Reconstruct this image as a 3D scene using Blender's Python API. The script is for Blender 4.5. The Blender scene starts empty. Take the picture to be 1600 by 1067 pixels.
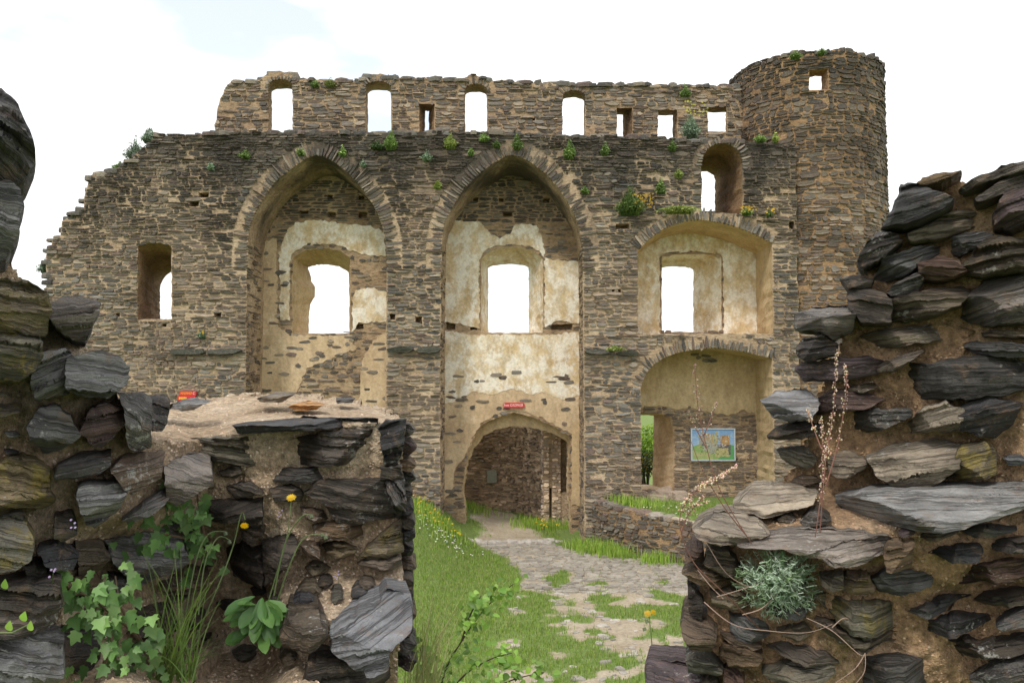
import bpy, math, random
import numpy as np
from mathutils import Vector, noise, Matrix
from mathutils.geometry import delaunay_2d_cdt

# ------------------------------------------------------------------ camera, sky, sun, exposure
scene = bpy.context.scene
F = 1331.0                       # focal length in photo pixels (1600 wide)
HZ = 600.0                       # horizon row
PITCH = math.atan((HZ - 533.5) / F)
cp, sp = math.cos(PITCH), math.sin(PITCH)
def ray(px, py):
    cx, cy = (px - 800) / F, (533.5 - py) / F
    return cx, cp - cy * sp, sp + cy * cp
_d = ray(800, 850)
H = -_d[2] / _d[1] * 22.0        # eye height: gate threshold (row 850, 22 m away) is z = 0
def P(px, py, Y):
    dx, dy, dz = ray(px, py)
    s = Y / dy
    return (dx * s, Y, H + dz * s)
def XZ(px, py, Y):
    p = P(px, py, Y); return (p[0], p[2])
cam = bpy.data.cameras.new('camera'); camo = bpy.data.objects.new('camera', cam)
scene.collection.objects.link(camo); scene.camera = camo
cam.sensor_width = 36; cam.lens = 36 * F / 1600; cam.clip_end = 3000; cam.clip_start = 0.05
camo.location = (0, 0, H); camo.rotation_euler = (math.pi / 2 + PITCH, 0, 0)

SUN_EL, SUN_AZ = math.radians(52), math.radians(205)      # azimuth clockwise from +Y: behind the camera, a little left
w = bpy.data.worlds.new('World'); scene.world = w; w.use_nodes = True
nt = w.node_tree; N = nt.nodes; Lk = nt.links; N.clear()
sky = N.new('ShaderNodeTexSky'); sky.sky_type = 'NISHITA'; sky.sun_disc = False
sky.sun_elevation = SUN_EL; sky.sun_rotation = SUN_AZ; sky.altitude = 300
bg1 = N.new('ShaderNodeBackground'); bg1.inputs[1].default_value = 0.15; Lk.new(sky.outputs[0], bg1.inputs[0])
bg2 = N.new('ShaderNodeBackground'); bg2.inputs[0].default_value = (0.985, 0.995, 1, 1); bg2.inputs[1].default_value = 1.06
tc = N.new('ShaderNodeTexCoord'); mp = N.new('ShaderNodeMapping'); mp.inputs['Scale'].default_value = (1, 1, 2.2)
mp.inputs['Location'].default_value = (0.35, 0.1, 0.2)
nz = N.new('ShaderNodeTexNoise'); nz.inputs['Scale'].default_value = 2.6; nz.inputs['Detail'].default_value = 5; nz.inputs['Roughness'].default_value = 0.5
rp = N.new('ShaderNodeValToRGB'); rp.color_ramp.elements[0].position = 0.36; rp.color_ramp.elements[0].color = (0.5, 0.5, 0.5, 1)
rp.color_ramp.elements[1].position = 0.47
mx = N.new('ShaderNodeMixShader'); wo = N.new('ShaderNodeOutputWorld')
Lk.new(tc.outputs['Generated'], mp.inputs[0]); Lk.new(mp.outputs[0], nz.inputs['Vector']); Lk.new(nz.outputs[0], rp.inputs[0])
Lk.new(rp.outputs[0], mx.inputs[0]); Lk.new(bg1.outputs[0], mx.inputs[1]); Lk.new(bg2.outputs[0], mx.inputs[2]); Lk.new(mx.outputs[0], wo.inputs[0])
sl = bpy.data.lights.new('sun', 'SUN'); so = bpy.data.objects.new('sun', sl); scene.collection.objects.link(so)
sl.energy = 1.5; sl.angle = math.radians(10); sl.color = (1, 0.95, 0.87)
sd = Vector((math.sin(SUN_AZ) * math.cos(SUN_EL), math.cos(SUN_AZ) * math.cos(SUN_EL), math.sin(SUN_EL)))
so.rotation_euler = sd.to_track_quat('Z', 'Y').to_euler(); so.location = (0, -5, 30)
scene.view_settings.view_transform = 'Standard'; scene.view_settings.look = 'None'
scene.view_settings.exposure = 0.5; scene.view_settings.gamma = 1; scene.view_settings.use_curve_mapping = False

# ------------------------------------------------------------------ helpers
rng = random.Random(7); nrng = np.random.default_rng(7)
def U(a, b): return rng.uniform(a, b)
def lin(r, g, b):
    f = lambda c: (c / 255 / 12.92) if c <= 10 else ((c / 255 + 0.055) / 1.055) ** 2.4
    return (f(r), f(g), f(b))
def link(o, parent=None):
    scene.collection.objects.link(o)
    if parent is not None: o.parent = parent
    return o
def tag(o, label=None, cat=None, group=None, kind=None):
    if label: o['label'] = label
    if cat: o['category'] = cat
    if group: o['group'] = group
    if kind: o['kind'] = kind
    return o
def empty(name, loc, label, cat, group=None):
    o = bpy.data.objects.new(name, None); o.location = loc; o.empty_display_size = 0.1; link(o)
    return tag(o, label, cat, group)
def org(parent):
    v = Vector((0, 0, 0))
    while parent is not None: v += parent.location; parent = parent.parent
    return v
def build(name, verts, faces, mat, parent=None, cols=None, uvs=None, smooth=False, sharp=None, kind=None):
    me = bpy.data.meshes.new(name)
    o0 = org(parent)
    V = np.asarray(verts, dtype=float).reshape(-1, 3) - np.array(o0)
    me.from_pydata(V.tolist(), [], faces if isinstance(faces, list) else faces.tolist())
    if cols is not None:
        a = me.color_attributes.new('Col', 'FLOAT_COLOR', 'POINT')
        c = np.ones((len(V), 4)); c[:, :3] = np.asarray(cols); a.data.foreach_set('color', c.ravel())
    if uvs is not None:
        uv = me.uv_layers.new(name='UVMap'); li = np.zeros(len(me.loops), dtype=np.int32); me.loops.foreach_get('vertex_index', li)
        uv.data.foreach_set('uv', np.asarray(uvs)[li].ravel())
    if smooth:
        me.polygons.foreach_set('use_smooth', np.ones(len(me.polygons), dtype=bool))
        if sharp: me.set_sharp_from_angle(angle=math.radians(sharp))
    me.materials.append(mat); me.update()
    o = bpy.data.objects.new(name, me); link(o, parent)
    if kind: o['kind'] = kind
    return o
class MB:
    def __init__(s): s.v = []; s.f = []; s.c = []
    def add(s, v, f, c=(1, 1, 1)):
        n = len(s.v); s.v += list(v); s.f += [tuple(i + n for i in q) for q in f]
        s.c += [c] * len(v) if not isinstance(c, list) else c
    def box(s, x0, x1, y0, y1, z0, z1, c=(1, 1, 1)):
        s.add([(x, y, z) for x in (x0, x1) for y in (y0, y1) for z in (z0, z1)],
              [(0, 1, 3, 2), (4, 6, 7, 5), (0, 4, 5, 1), (2, 3, 7, 6), (0, 2, 6, 4), (1, 5, 7, 3)], c)
    def tube(s, pts, r0, r1, n=5, c=(1, 1, 1)):
        pts = [Vector(p) for p in pts]; b = len(s.v); m = len(pts)
        for i, p in enumerate(pts):
            t = (pts[min(i + 1, m - 1)] - pts[max(i - 1, 0)]).normalized()
            a = t.orthogonal().normalized(); q = t.cross(a); r = r0 + (r1 - r0) * i / max(1, m - 1)
            for k in range(n):
                g = 2 * math.pi * k / n; s.v.append(tuple(p + (a * math.cos(g) + q * math.sin(g)) * r)); s.c.append(c)
        for i in range(m - 1):
            for k in range(n):
                s.f.append((b + i * n + k, b + i * n + (k + 1) % n, b + (i + 1) * n + (k + 1) % n, b + (i + 1) * n + k))
        s.f.append(tuple(b + k for k in range(n))[::-1]); s.f.append(tuple(b + (m - 1) * n + k for k in range(n)))
    def build(s, name, mat, parent=None, **k):
        return build(name, s.v, s.f, mat, parent, cols=s.c, **k)
def pip(poly, xs, zs):
    xs = np.asarray(xs, float); zs = np.asarray(zs, float); r = np.zeros(np.broadcast(xs, zs).shape, bool)
    n = len(poly)
    for i in range(n):
        x0, z0 = poly[i]; x1, z1 = poly[(i + 1) % n]
        if z0 == z1: continue
        c = ((z0 > zs) != (z1 > zs)) & (xs < (x1 - x0) * (zs - z0) / (z1 - z0) + x0); r ^= c
    return r
def ss(a, b, x):
    t = min(1, max(0, (x - a) / (b - a))); return t * t * (3 - 2 * t)
def catmull(pts, m):
    out = []; n = len(pts)
    for i in range(n - 1):
        p0 = pts[max(i - 1, 0)]; p1 = pts[i]; p2 = pts[i + 1]; p3 = pts[min(i + 2, n - 1)]
        for k in range(m):
            t = k / m
            out.append(tuple(0.5 * (2 * b + (c - a) * t + (2 * a - 5 * b + 4 * c - d) * t * t + (3 * b - a - 3 * c + d) * t ** 3) for a, b, c, d in zip(p0, p1, p2, p3)))
    out.append(tuple(pts[-1])); return out

# ------------------------------------------------------------------ materials
def nodes(name):
    m = bpy.data.materials.new(name); m.use_nodes = True; t = m.node_tree; b = t.nodes['Principled BSDF']; return m, t, b
def nd(t, kind, **k):
    n = t.nodes.new(kind)
    for a, v in k.items():
        if a in n.inputs.keys(): n.inputs[a].default_value = v
        else: setattr(n, a, v)
    return n
def noise_n(t, vec, scale, detail=4, rough=0.55, sc=None):
    if sc:
        mpn = nd(t, 'ShaderNodeMapping'); mpn.inputs['Scale'].default_value = sc; t.links.new(vec, mpn.inputs[0]); vec = mpn.outputs[0]
    n = nd(t, 'ShaderNodeTexNoise', Scale=scale, Detail=detail, Roughness=rough); t.links.new(vec, n.inputs['Vector']); return n.outputs['Fac']
def ramp(t, fac, stops):
    r = nd(t, 'ShaderNodeValToRGB'); e = r.color_ramp.elements
    while len(e) < len(stops): e.new(0.5)
    for q, (p, c) in zip(e, stops):
        q.position = p; q.color = (*(c if isinstance(c, tuple) else (c, c, c)), 1)
    t.links.new(fac, r.inputs[0]); return r.outputs[0]
def mixc(t, fac, a, b, mode='MIX'):
    n = nd(t, 'ShaderNodeMix', data_type='RGBA', blend_type=mode)
    for s, v in ((0, fac), (6, a), (7, b)):
        if isinstance(v, (int, float)): n.inputs[s].default_value = v
        elif isinstance(v, tuple): n.inputs[s].default_value = (*v, 1)
        else: t.links.new(v, n.inputs[s])
    return n.outputs[2]
def math_n(t, op, a, b):
    n = nd(t, 'ShaderNodeMath', operation=op)
    for s, v in ((0, a), (1, b)):
        if isinstance(v, (int, float)): n.inputs[s].default_value = v
        else: t.links.new(v, n.inputs[s])
    return n.outputs[0]
def bump(t, b, h, strength, dist):
    n = nd(t, 'ShaderNodeBump'); n.inputs['Strength'].default_value = strength; n.inputs['Distance'].default_value = dist
    t.links.new(h, n.inputs['Height']); t.links.new(n.outputs[0], b.inputs['Normal'])
def pos(t): return nd(t, 'ShaderNodeNewGeometry').outputs['Position']
def col(t): return nd(t, 'ShaderNodeVertexColor', layer_name='Col').outputs[0]

def mat_far_stone():
    m, t, b = nodes('wall_slate'); p = pos(t)
    n1 = noise_n(t, p, 7, 5, 0.65, (1, 1, 3)); n2 = noise_n(t, p, 30, 4, 0.7, (0.6, 0.6, 2))
    c = mixc(t, 1.0, col(t), ramp(t, n1, [(0.25, 0.6), (0.75, 1.4)]), 'MULTIPLY')
    c = mixc(t, ramp(t, n2, [(0.5, 0.0), (0.75, 0.5)]), c, (0.40, 0.325, 0.225))
    t.links.new(c, b.inputs['Base Color']); b.inputs['Roughness'].default_value = 0.85
    bump(t, b, n2, 0.9, 0.03); return m
def mat_mortar(name, base, dark, pale, stain=False, scale=1.0):
    m, t, b = nodes(name); p = pos(t)
    n1 = noise_n(t, p, 1.1 * scale, 6, 0.6); n2 = noise_n(t, p, 9 * scale, 6, 0.7, (1, 1, 2.2)); n3 = noise_n(t, p, 45 * scale, 3, 0.7)
    c = ramp(t, n1, [(0.3, dark), (0.5, base), (0.72, pale)])
    c = mixc(t, 1.0, c, ramp(t, n2, [(0.3, 0.45), (0.55, 1.05), (0.8, 1.2)]), 'MULTIPLY')
    if stain:
        sx = nd(t, 'ShaderNodeSeparateXYZ'); t.links.new(p, sx.inputs[0])
        g = nd(t, 'ShaderNodeMapRange'); g.inputs[1].default_value = 6.6; g.inputs[2].default_value = 10.8; g.inputs[3].default_value = -0.22; g.inputs[4].default_value = 0.2
        t.links.new(sx.outputs[2], g.inputs[0])
        ns = noise_n(t, p, 1.0, 5, 0.6, (1.1, 1, 0.35))
        s = ramp(t, math_n(t, 'ADD', g.outputs[0], ns), [(0.46, 0.0), (0.66, 0.85)])
        c = mixc(t, s, c, (0.035, 0.033, 0.03))
    t.links.new(c, b.inputs['Base Color']); b.inputs['Roughness'].default_value = 0.95
    bump(t, b, math_n(t, 'ADD', n2, math_n(t, 'MULTIPLY', n3, 0.5)), 1.0, 0.05); return m
def mat_plaster(name, a, bcol, white, amt):
    m, t, b = nodes(name); p = pos(t)
    n1 = noise_n(t, p, 0.9, 6, 0.62); n2 = noise_n(t, p, 2.6, 7, 0.68, (1, 1, 0.8)); n3 = noise_n(t, p, 14, 5, 0.7); n4 = noise_n(t, p, 3.2, 5, .6, (1.4, 1, .5))
    c = ramp(t, n1, [(0.32, a), (0.62, bcol)])
    c = mixc(t, ramp(t, n4, [(0.45, 0.0), (0.75, 0.55)]), c, (0.27, 0.18, 0.10))
    c = mixc(t, ramp(t, n2, [(0.44 - amt, 0.0), (0.53 - amt, 0.35), (0.57 - amt, 0.75), (0.72 - amt, 0.95)]), c, white)
    c = mixc(t, 1.0, c, ramp(t, n3, [(0.25, 0.7), (0.6, 1.05)]), 'MULTIPLY')
    t.links.new(c, b.inputs['Base Color']); b.inputs['Roughness'].default_value = 0.92
    bump(t, b, math_n(t, 'ADD', n2, math_n(t, 'MULTIPLY', n3, 0.35)), 0.8, 0.035); return m
def mat_rock():
    m, t, b = nodes('foreground_slate'); p = pos(t); uv = nd(t, 'ShaderNodeUVMap', uv_map='UVMap').outputs[0]
    st = noise_n(t, uv, 1.0, 7, 0.7, (5, 52, 1)); st2 = noise_n(t, uv, 1.0, 5, 0.75, (24, 200, 1))
    n1 = noise_n(t, p, 9, 6, 0.65); n2 = noise_n(t, p, 60, 5, 0.7); n3 = noise_n(t, p, 22, 5, 0.7); n4 = noise_n(t, p, 5, 4, .6)
    c = mixc(t, 1.0, col(t), ramp(t, n1, [(0.25, 0.5), (0.5, 1.0), (0.8, 1.7)]), 'MULTIPLY')
    c = mixc(t, 1.0, c, ramp(t, st, [(0.3, 0.62), (0.5, 1.0), (0.72, 1.4)]), 'MULTIPLY')
    c = mixc(t, ramp(t, n3, [(0.53, 0.0), (0.72, 0.6)]), c, (0.21, 0.135, 0.08))          # earth and rust in the cleavage
    c = mixc(t, ramp(t, math_n(t, 'MULTIPLY', n4, n2), [(0.335, 0.0), (0.39, 0.7)]), c, (0.42, 0.41, 0.38))   # pale lichen crust
    ck = noise_n(t, uv, 1.0, 5, 0.6, (2, 55, 1)); c = mixc(t, ramp(t, ck, [(0.465, 0.0), (0.485, 0.5), (0.505, 0.0)]), c, (0.02, 0.017, 0.015))      # cleavage cracks
    li = nd(t, 'ShaderNodeAttribute', attribute_name='Lich').outputs['Fac']
    c = mixc(t, math_n(t, 'MULTIPLY', li, ramp(t, n3, [(0.48, 0.0), (0.6, 0.8)])), c, (0.24, 0.19, 0.045))
    t.links.new(c, b.inputs['Base Color'])
    t.links.new(ramp(t, n1, [(0.3, 0.5), (0.7, 0.85)]), b.inputs['Roughness'])
    b.inputs['Specular IOR Level'].default_value = 0.3
    h = math_n(t, 'ADD', math_n(t, 'MULTIPLY', st, 0.8), math_n(t, 'ADD', math_n(t, 'MULTIPLY', st2, 0.3), math_n(t, 'ADD', math_n(t, 'MULTIPLY', n2, 0.35), math_n(t, 'ADD', math_n(t, 'MULTIPLY', n3, 1.0), math_n(t, 'MULTIPLY', ramp(t, ck, [(0.45, 1.0), (0.485, 0.0), (0.52, 1.0)]), .55)))))
    bump(t, b, h, 1.0, 0.016); return m
def mat_rubble(name, base, dark, pale):
    m, t, b = nodes(name); p = pos(t)
    n1 = noise_n(t, p, 4, 6, 0.6); n2 = noise_n(t, p, 40, 5, 0.75); n3 = noise_n(t, p, 130, 4, 0.75)
    vo = nd(t, 'ShaderNodeTexVoronoi', Scale=95.0); t.links.new(p, vo.inputs['Vector'])
    c = ramp(t, n1, [(0.28, dark), (0.5, base), (0.75, pale)])
    c = mixc(t, 1.0, c, ramp(t, n2, [(0.3, 0.4), (0.55, 1.0), (0.8, 1.5)]), 'MULTIPLY')
    bw = nd(t, 'ShaderNodeRGBToBW'); t.links.new(vo.outputs['Color'], bw.inputs[0]); c = mixc(t, 1.0, c, ramp(t, bw.outputs[0], [(0.2, 0.86), (0.8, 1.14)]), 'MULTIPLY')
    t.links.new(c, b.inputs['Base Color']); b.inputs['Roughness'].default_value = 0.97
    n5 = noise_n(t, p, 14, 7, 0.7)
    h = math_n(t, 'ADD', math_n(t, 'MULTIPLY', n5, 1.6), math_n(t, 'ADD', n2, math_n(t, 'MULTIPLY', n3, 0.4)))
    bump(t, b, h, 1.0, 0.024); return m
def mat_leaf(name, var=0.35, rough=0.5, trans=0.25):
    m, t, b = nodes(name); p = pos(t); n1 = noise_n(t, p, 12, 3)
    c = mixc(t, 1.0, col(t), ramp(t, n1, [(0.25, 1 - var), (0.75, 1 + var)]), 'MULTIPLY')
    oi = nd(t, 'ShaderNodeObjectInfo').outputs['Random']
    c = mixc(t, 1.0, c, ramp(t, oi, [(0.0, 0.65), (1.0, 1.3)]), 'MULTIPLY')
    t.links.new(c, b.inputs['Base Color']); b.inputs['Roughness'].default_value = rough
    tr = nd(t, 'ShaderNodeBsdfTranslucent'); t.links.new(c, tr.inputs[0]); mxs = nd(t, 'ShaderNodeMixShader'); mxs.inputs[0].default_value = trans
    o = t.nodes['Material Output']; t.links.new(b.outputs[0], mxs.inputs[1]); t.links.new(tr.outputs[0], mxs.inputs[2]); t.links.new(mxs.outputs[0], o.inputs[0]); return m
def mat_flat(name, rough=0.6):
    m, t, b = nodes(name); p = pos(t); n1 = noise_n(t, p, 25, 4, .6)
    t.links.new(mixc(t, 1.0, col(t), ramp(t, n1, [(0.3, 0.85), (0.7, 1.1)]), 'MULTIPLY'), b.inputs['Base Color']); b.inputs['Roughness'].default_value = rough; return m
def mat_ground():
    m, t, b = nodes('courtyard_ground'); p = pos(t)
    n1 = noise_n(t, p, 1.6, 6, 0.6); n2 = noise_n(t, p, 14, 6, 0.7); n3 = noise_n(t, p, 60, 4, 0.7)
    g = ramp(t, n2, [(0.3, (0.08, 0.13, 0.025)), (0.7, (0.19, 0.26, 0.06))])
    s = ramp(t, n1, [(0.3, (0.33, 0.26, 0.175)), (0.7, (0.47, 0.40, 0.30))])
    s = mixc(t, 1.0, s, ramp(t, n2, [(0.3, 0.65), (0.7, 1.2)]), 'MULTIPLY')
    f = ramp(t, math_n(t, 'ADD', col(t), math_n(t, 'MULTIPLY', math_n(t, 'SUBTRACT', n2, 0.5), 0.9)), [(0.42, 0.0), (0.56, 1.0)])
    t.links.new(mixc(t, f, s, g), b.inputs['Base Color']); b.inputs['Roughness'].default_value = 0.95
    bump(t, b, math_n(t, 'ADD', n2, math_n(t, 'MULTIPLY', n3, 0.5)), 0.8, 0.03); return m
M = dict(
    stone=mat_far_stone(),
    mortar=mat_mortar('tan_mortar', lin(184, 159, 130), lin(148, 126, 102), lin(208, 185, 155), True),
    mortar_up=mat_mortar('brown_mortar', lin(176, 149, 118), lin(142, 118, 94), lin(198, 174, 142)),
    mortar_dark=mat_mortar('dark_mortar', lin(160, 128, 94), lin(118, 94, 70), lin(184, 152, 116)),
    plaster=mat_plaster('cream_plaster', lin(200, 170, 124), lin(220, 200, 164), lin(238, 231, 218), 0.03),
    plaster_plain=mat_plaster('ochre_plaster', lin(182, 155, 116), lin(204, 180, 142), lin(218, 203, 176), -0.14),
    plaster_brown=mat_plaster('brown_plaster', lin(188, 160, 126), lin(208, 184, 150), lin(224, 209, 184), -0.12),
    rock=mat_rock(),
    rubble_l=mat_rubble('pale_lime_rubble', (0.62, 0.462, 0.305), (0.40, 0.275, 0.165), (0.76, 0.63, 0.475)),
    rubble_r=mat_rubble('brown_lime_rubble', (0.50, 0.315, 0.175), (0.30, 0.185, 0.10), (0.64, 0.46, 0.295)),
    crumb=mat_flat('lime_crumb', 0.97), leaf=mat_leaf('leaf_green'), grass=mat_leaf('grass_green', 0.25, 0.6, 0.3), dry=mat_leaf('dry_stem', 0.3, 0.8, 0.05),
    paint=mat_flat('painted_board'), ground=mat_ground())
# ------------------------------------------------------------------ masonry tools
def stone_geom(Pf, u, v, L, h, ang=0.0, prot=0.03, back=0.05, taper=0.5):
    """one roughly hewn slate: eight-sided outline, bevelled, face slightly tilted"""
    j = lambda a: U(-a, a)
    e = U(0.12, 0.5) * (1 if rng.random() < taper else 1.6); e = min(e, 0.5); e2 = min(0.5, U(0.12, 0.7))
    o = [(-0.5, j(.2) * .5 - .05), (-0.5 + U(.06, .2), e), (j(.15), 0.5 + j(.1)), (0.5 - U(.06, .2), e2), (0.5, j(.25)),
         (0.5 - U(.04, .2), -U(.25, .5)), (j(.15), -0.5 + j(.08)), (-0.5 + U(.04, .2), -U(.25, .5))]
    ca, sa = math.cos(ang), math.sin(ang); tu, tv = j(.25) * prot, j(.35) * prot
    vs = []
    for k, (s, hh) in enumerate(((1.0, -back), (1.0, prot * 0.45), (0.92, prot))):
        for a, b in o:
            x, y = a * L * (1 - (1 - s) * min(1, h / L * 1.6)), b * h * s
            hv = hh + (tu * a * 2 + tv * b * 2 if k else 0) + (j(.12) * prot if k == 2 else 0)
            vs.append(Pf(u + x * ca - y * sa, v + x * sa + y * ca, hv))
    f = []
    for k in (0, 1):
        for i in range(8): f.append((k * 8 + i, k * 8 + (i + 1) % 8, k * 8 + 8 + (i + 1) % 8, k * 8 + 8 + i))
    f.append(tuple(16 + i for i in range(8)))
    return vs, [q[::-1] for q in f]
SLATE = [(0.15, 0.138, 0.12), (0.20, 0.175, 0.142), (0.25, 0.21, 0.162), (0.14, 0.11, 0.094), (0.08, 0.077, 0.075), (0.29, 0.25, 0.195), (0.17, 0.163, 0.15), (0.15, 0.105, 0.09), (0.11, 0.10, 0.09)]
def slate_col(dark=1.0, brown=0.0):
    c = rng.choice(SLATE); k = U(.75, 1.3) * dark; m = (c[0] + c[1] + c[2]) / 3
    return tuple(max(.01, k * ((1 - brown) * q + brown * m * w_)) for q, w_ in zip(c, (1.35, .97, .68)))
def lay(Pf, u0, u1, v0, v1, inside, out, hr=(0.042, 0.11), lr=(0.12, 0.5), dens=0.95, colf=None, prot=(0.006, 0.055), wav=0.09, gap=0.014, seed=0.0):
    v = v0
    while v < v1:
        h = U(*hr) if rng.random() > 0.12 else U(hr[1], hr[1] * 1.35); vm = v + h / 2
        us = np.arange(u0, u1, 0.025); k = inside(us, np.full_like(us, vm))
        edges = np.flatnonzero(np.diff(np.concatenate(([0], k.astype(int), [0]))))
        for a, b in zip(edges[::2], edges[1::2]):
            ua, ub = u0 + a * .025, u0 + b * .025
            if ub - ua < 0.06: continue
            u = ua
            while u < ub - 0.03:
                L = U(*lr) * U(.6, 1.15) * (1 + .5 * noise.noise(Vector((u * .5, v * .7, 4))))
                if ub - (u + L) < lr[0]: L = ub - u
                L = min(L, lr[1] * 1.3)
                uc = u + L / 2; wv = wav * noise.noise(Vector((uc * 0.8 + seed, v * 0.5, seed)))
                d = dens(uc, vm) if callable(dens) else dens
                if rng.random() < d:
                    hh = h * U(.72, 1.12) - gap; LL = L - gap * U(.6, 1.8)
                    if LL > .04 and hh > .02:
                        if rng.random() < .12 + .6 * max(0, noise.noise(Vector((uc * .9, vm * .9, 11)))) and hh > .06:      # two thin slates in place of one
                            for s in (-1, 1):
                                g = stone_geom(Pf, uc, vm + wv + s * hh * .26, LL * U(.8, 1), hh * .44, U(-.04, .04), U(*prot)); out.append((g, colf(uc, vm) if colf else slate_col(), LL * hh * .4))
                        else:
                            g = stone_geom(Pf, uc, vm + wv, LL, hh, rng.gauss(0, .05), U(*prot)); out.append((g, colf(uc, vm) if colf else slate_col(), LL * hh))
                u += L
        v += h * 0.97
def emit(stones, parent, mat, name='stone', rest='stonework', limit=300):
    stones.sort(key=lambda s: -s[2])
    for g, c, a in stones[:limit]:
        build(name, g[0], g[1], mat, parent, cols=[c] * len(g[0]))
    if len(stones) > limit:
        mb = MB()
        for g, c, a in stones[limit:]: mb.add(g[0], g[1], c)
        mb.build(rest, mat, parent, kind='stuff')
def dens2(fr, re, step=0.12, jit=0.018):
    """subdivide a front and a rear outline alike and roughen them"""
    A, B = [], []
    n = len(fr)
    for i in range(n):
        a0, a1, b0, b1 = fr[i], fr[(i + 1) % n], re[i], re[(i + 1) % n]
        m = max(1, int(math.hypot(a1[0] - a0[0], a1[1] - a0[1]) / step))
        for k in range(m):
            t = k / m
            A.append((a0[0] + (a1[0] - a0[0]) * t + U(-jit, jit), a0[1] + (a1[1] - a0[1]) * t + U(-jit, jit)))
            B.append((b0[0] + (b1[0] - b0[0]) * t + U(-jit, jit), b0[1] + (b1[1] - b0[1]) * t + U(-jit, jit)))
    return A, B
def dens1(p, step=0.12, jit=0.018): return dens2(p, p, step, jit)[0]
def cdt(outer, holes, extra=()):
    vs = [Vector(p) for p in outer]; es = [(i, (i + 1) % len(outer)) for i in range(len(outer))]
    for h in holes:
        b = len(vs); vs += [Vector(p) for p in h]; es += [(b + i, b + (i + 1) % len(h)) for i in range(len(h))]
    vs += [Vector(p) for p in extra]
    v, e, f, *_ = delaunay_2d_cdt(vs, es, [], 0, 1e-6)
    cx = np.array([[sum(v[i][0] for i in t) / 3, sum(v[i][1] for i in t) / 3] for t in f])
    keep = pip(outer, cx[:, 0], cx[:, 1])
    for h in holes: keep &= ~pip(h, cx[:, 0], cx[:, 1])
    return [tuple(p) for p in v], [tuple(t) for t, k in zip(f, keep) if k]
def wall_face(mb, outer, holes, Y, flip=False):
    v, f = cdt(outer, holes)
    mb.add([(p[0], Y, p[1]) for p in v], [t[::-1] if flip else t for t in f])
def loft(mb, A, Y0, B, Y1, steps=4, closed=True, jit=0.012):
    n = len(A); vs = []
    for s in range(steps + 1):
        t = s / steps; jj = jit if 0 < s < steps else 0
        vs += [(a[0] + (b[0] - a[0]) * t + U(-jj, jj), Y0 + (Y1 - Y0) * t, a[1] + (b[1] - a[1]) * t + U(-jj, jj)) for a, b in zip(A, B)]
    f = []
    for s in range(steps):
        for i in range(n if closed else n - 1): f.append((s * n + i, s * n + (i + 1) % n, (s + 1) * n + (i + 1) % n, (s + 1) * n + i))
    mb.add(vs, f)
def pxs(pts, Y): return [XZ(x, y, Y) for x, y in pts]
def arch(xl, xr, top, spring, bot, n=8, spring_r=None):
    """outline in photo rows: bottom left, up, round the arch, down to bottom right"""
    sr = spring if spring_r is None else spring_r; c = (xl + xr) / 2; out = [(xl, bot)]
    for k in range(2 * n + 1):
        t = math.pi * (1 - k / (2 * n)); s = spring + (sr - spring) * k / (2 * n)
        out.append((c + (xr - xl) / 2 * math.cos(t), s - (s - top) * math.sin(t)))
    return out + [(xr, bot)]
def rect(x0, x1, y0, y1): return [(x0, y1), (x0, y0), (x1, y0), (x1, y1)]

# ------------------------------------------------------------------ the great castle wall
YA, YB, YC = 22.0, 23.5, 24.4          # arcade face, back of the niches (and upper storey face), outer face
castle = empty('castle_wall', (0, YA, 0), 'tall ruined slate palace wall with two pointed blind arches and rows of empty windows', 'wall')
BOT = -0.55
n1c = catmull([(386, 420), (388, 368), (400, 330), (425, 291), (457, 263), (495, 243), (535, 263), (569, 299), (591, 336), (602, 372), (604, 420)], 4)
n2c = catmull([(689, 420), (691, 368), (702, 333), (727, 294), (762, 262), (800, 243), (842, 263), (877, 301), (899, 340), (909, 375), (911, 420)], 4)
n3u = catmull([(996, 392), (1018, 371), (1050, 352), (1090, 344), (1130, 349), (1170, 362), (1206, 380)], 4)
n3l = catmull([(1001, 606), (1012, 580), (1040, 558), (1080, 547), (1120, 544), (1165, 550), (1206, 560)], 4)
def to_ground(c, Y, bot=BOT):
    q = pxs(c, Y); return [(q[0][0], bot)] + q + [(q[-1][0], bot)]
def funnel(q, k):
    zs = [p[1] for p in q]; zt = max(zs); z0 = zt - 2.2
    return [(p[0], p[1] - k * max(0, (p[1] - z0) / (zt - z0))) for p in q]
niche1 = to_ground(n1c, YA); niche2 = to_ground(n2c, YA)
niche3l = to_ground(n3l, YA)
q = pxs(n3u, YA); zfl = XZ(1100, 522, YA)[1]
niche3u = [(q[0][0], zfl)] + q + [(q[-1][0], zfl)]
win_left = pxs(arch(215, 268, 379, 388, 499, 5), YA); win_left_r = pxs(arch(250, 300, 424, 455, 499, 5), YC)
oR = pxs(arch(1096, 1160, 224, 255, 333, 6), YA); oR_r = pxs(arch(1084, 1117, 268, 282, 338, 6), YC)
front_out = pxs([(60, 480), (74, 440), (72, 390), (81, 384), (82, 373), (95, 368), (97, 347), (108, 338), (117, 333), (130, 326), (133, 301), (141, 275), (161, 272), (186, 262), (206, 251), (216, 236), (235, 226), (244, 211),
    (300, 210), (340, 208), (480, 207), (640, 208), (760, 207), (900, 212), (1000, 215), (1060, 218), (1100, 220), (1160, 221), (1243, 226)], YA)
front_out = [(front_out[0][0] - .3, BOT - .1), (front_out[0][0], 2.5)] + front_out + [(front_out[-1][0], BOT - .1)]
fo = dens1(front_out, .14, .03)
mbA = MB(); frontholes = []; niche_rear = {}
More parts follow.
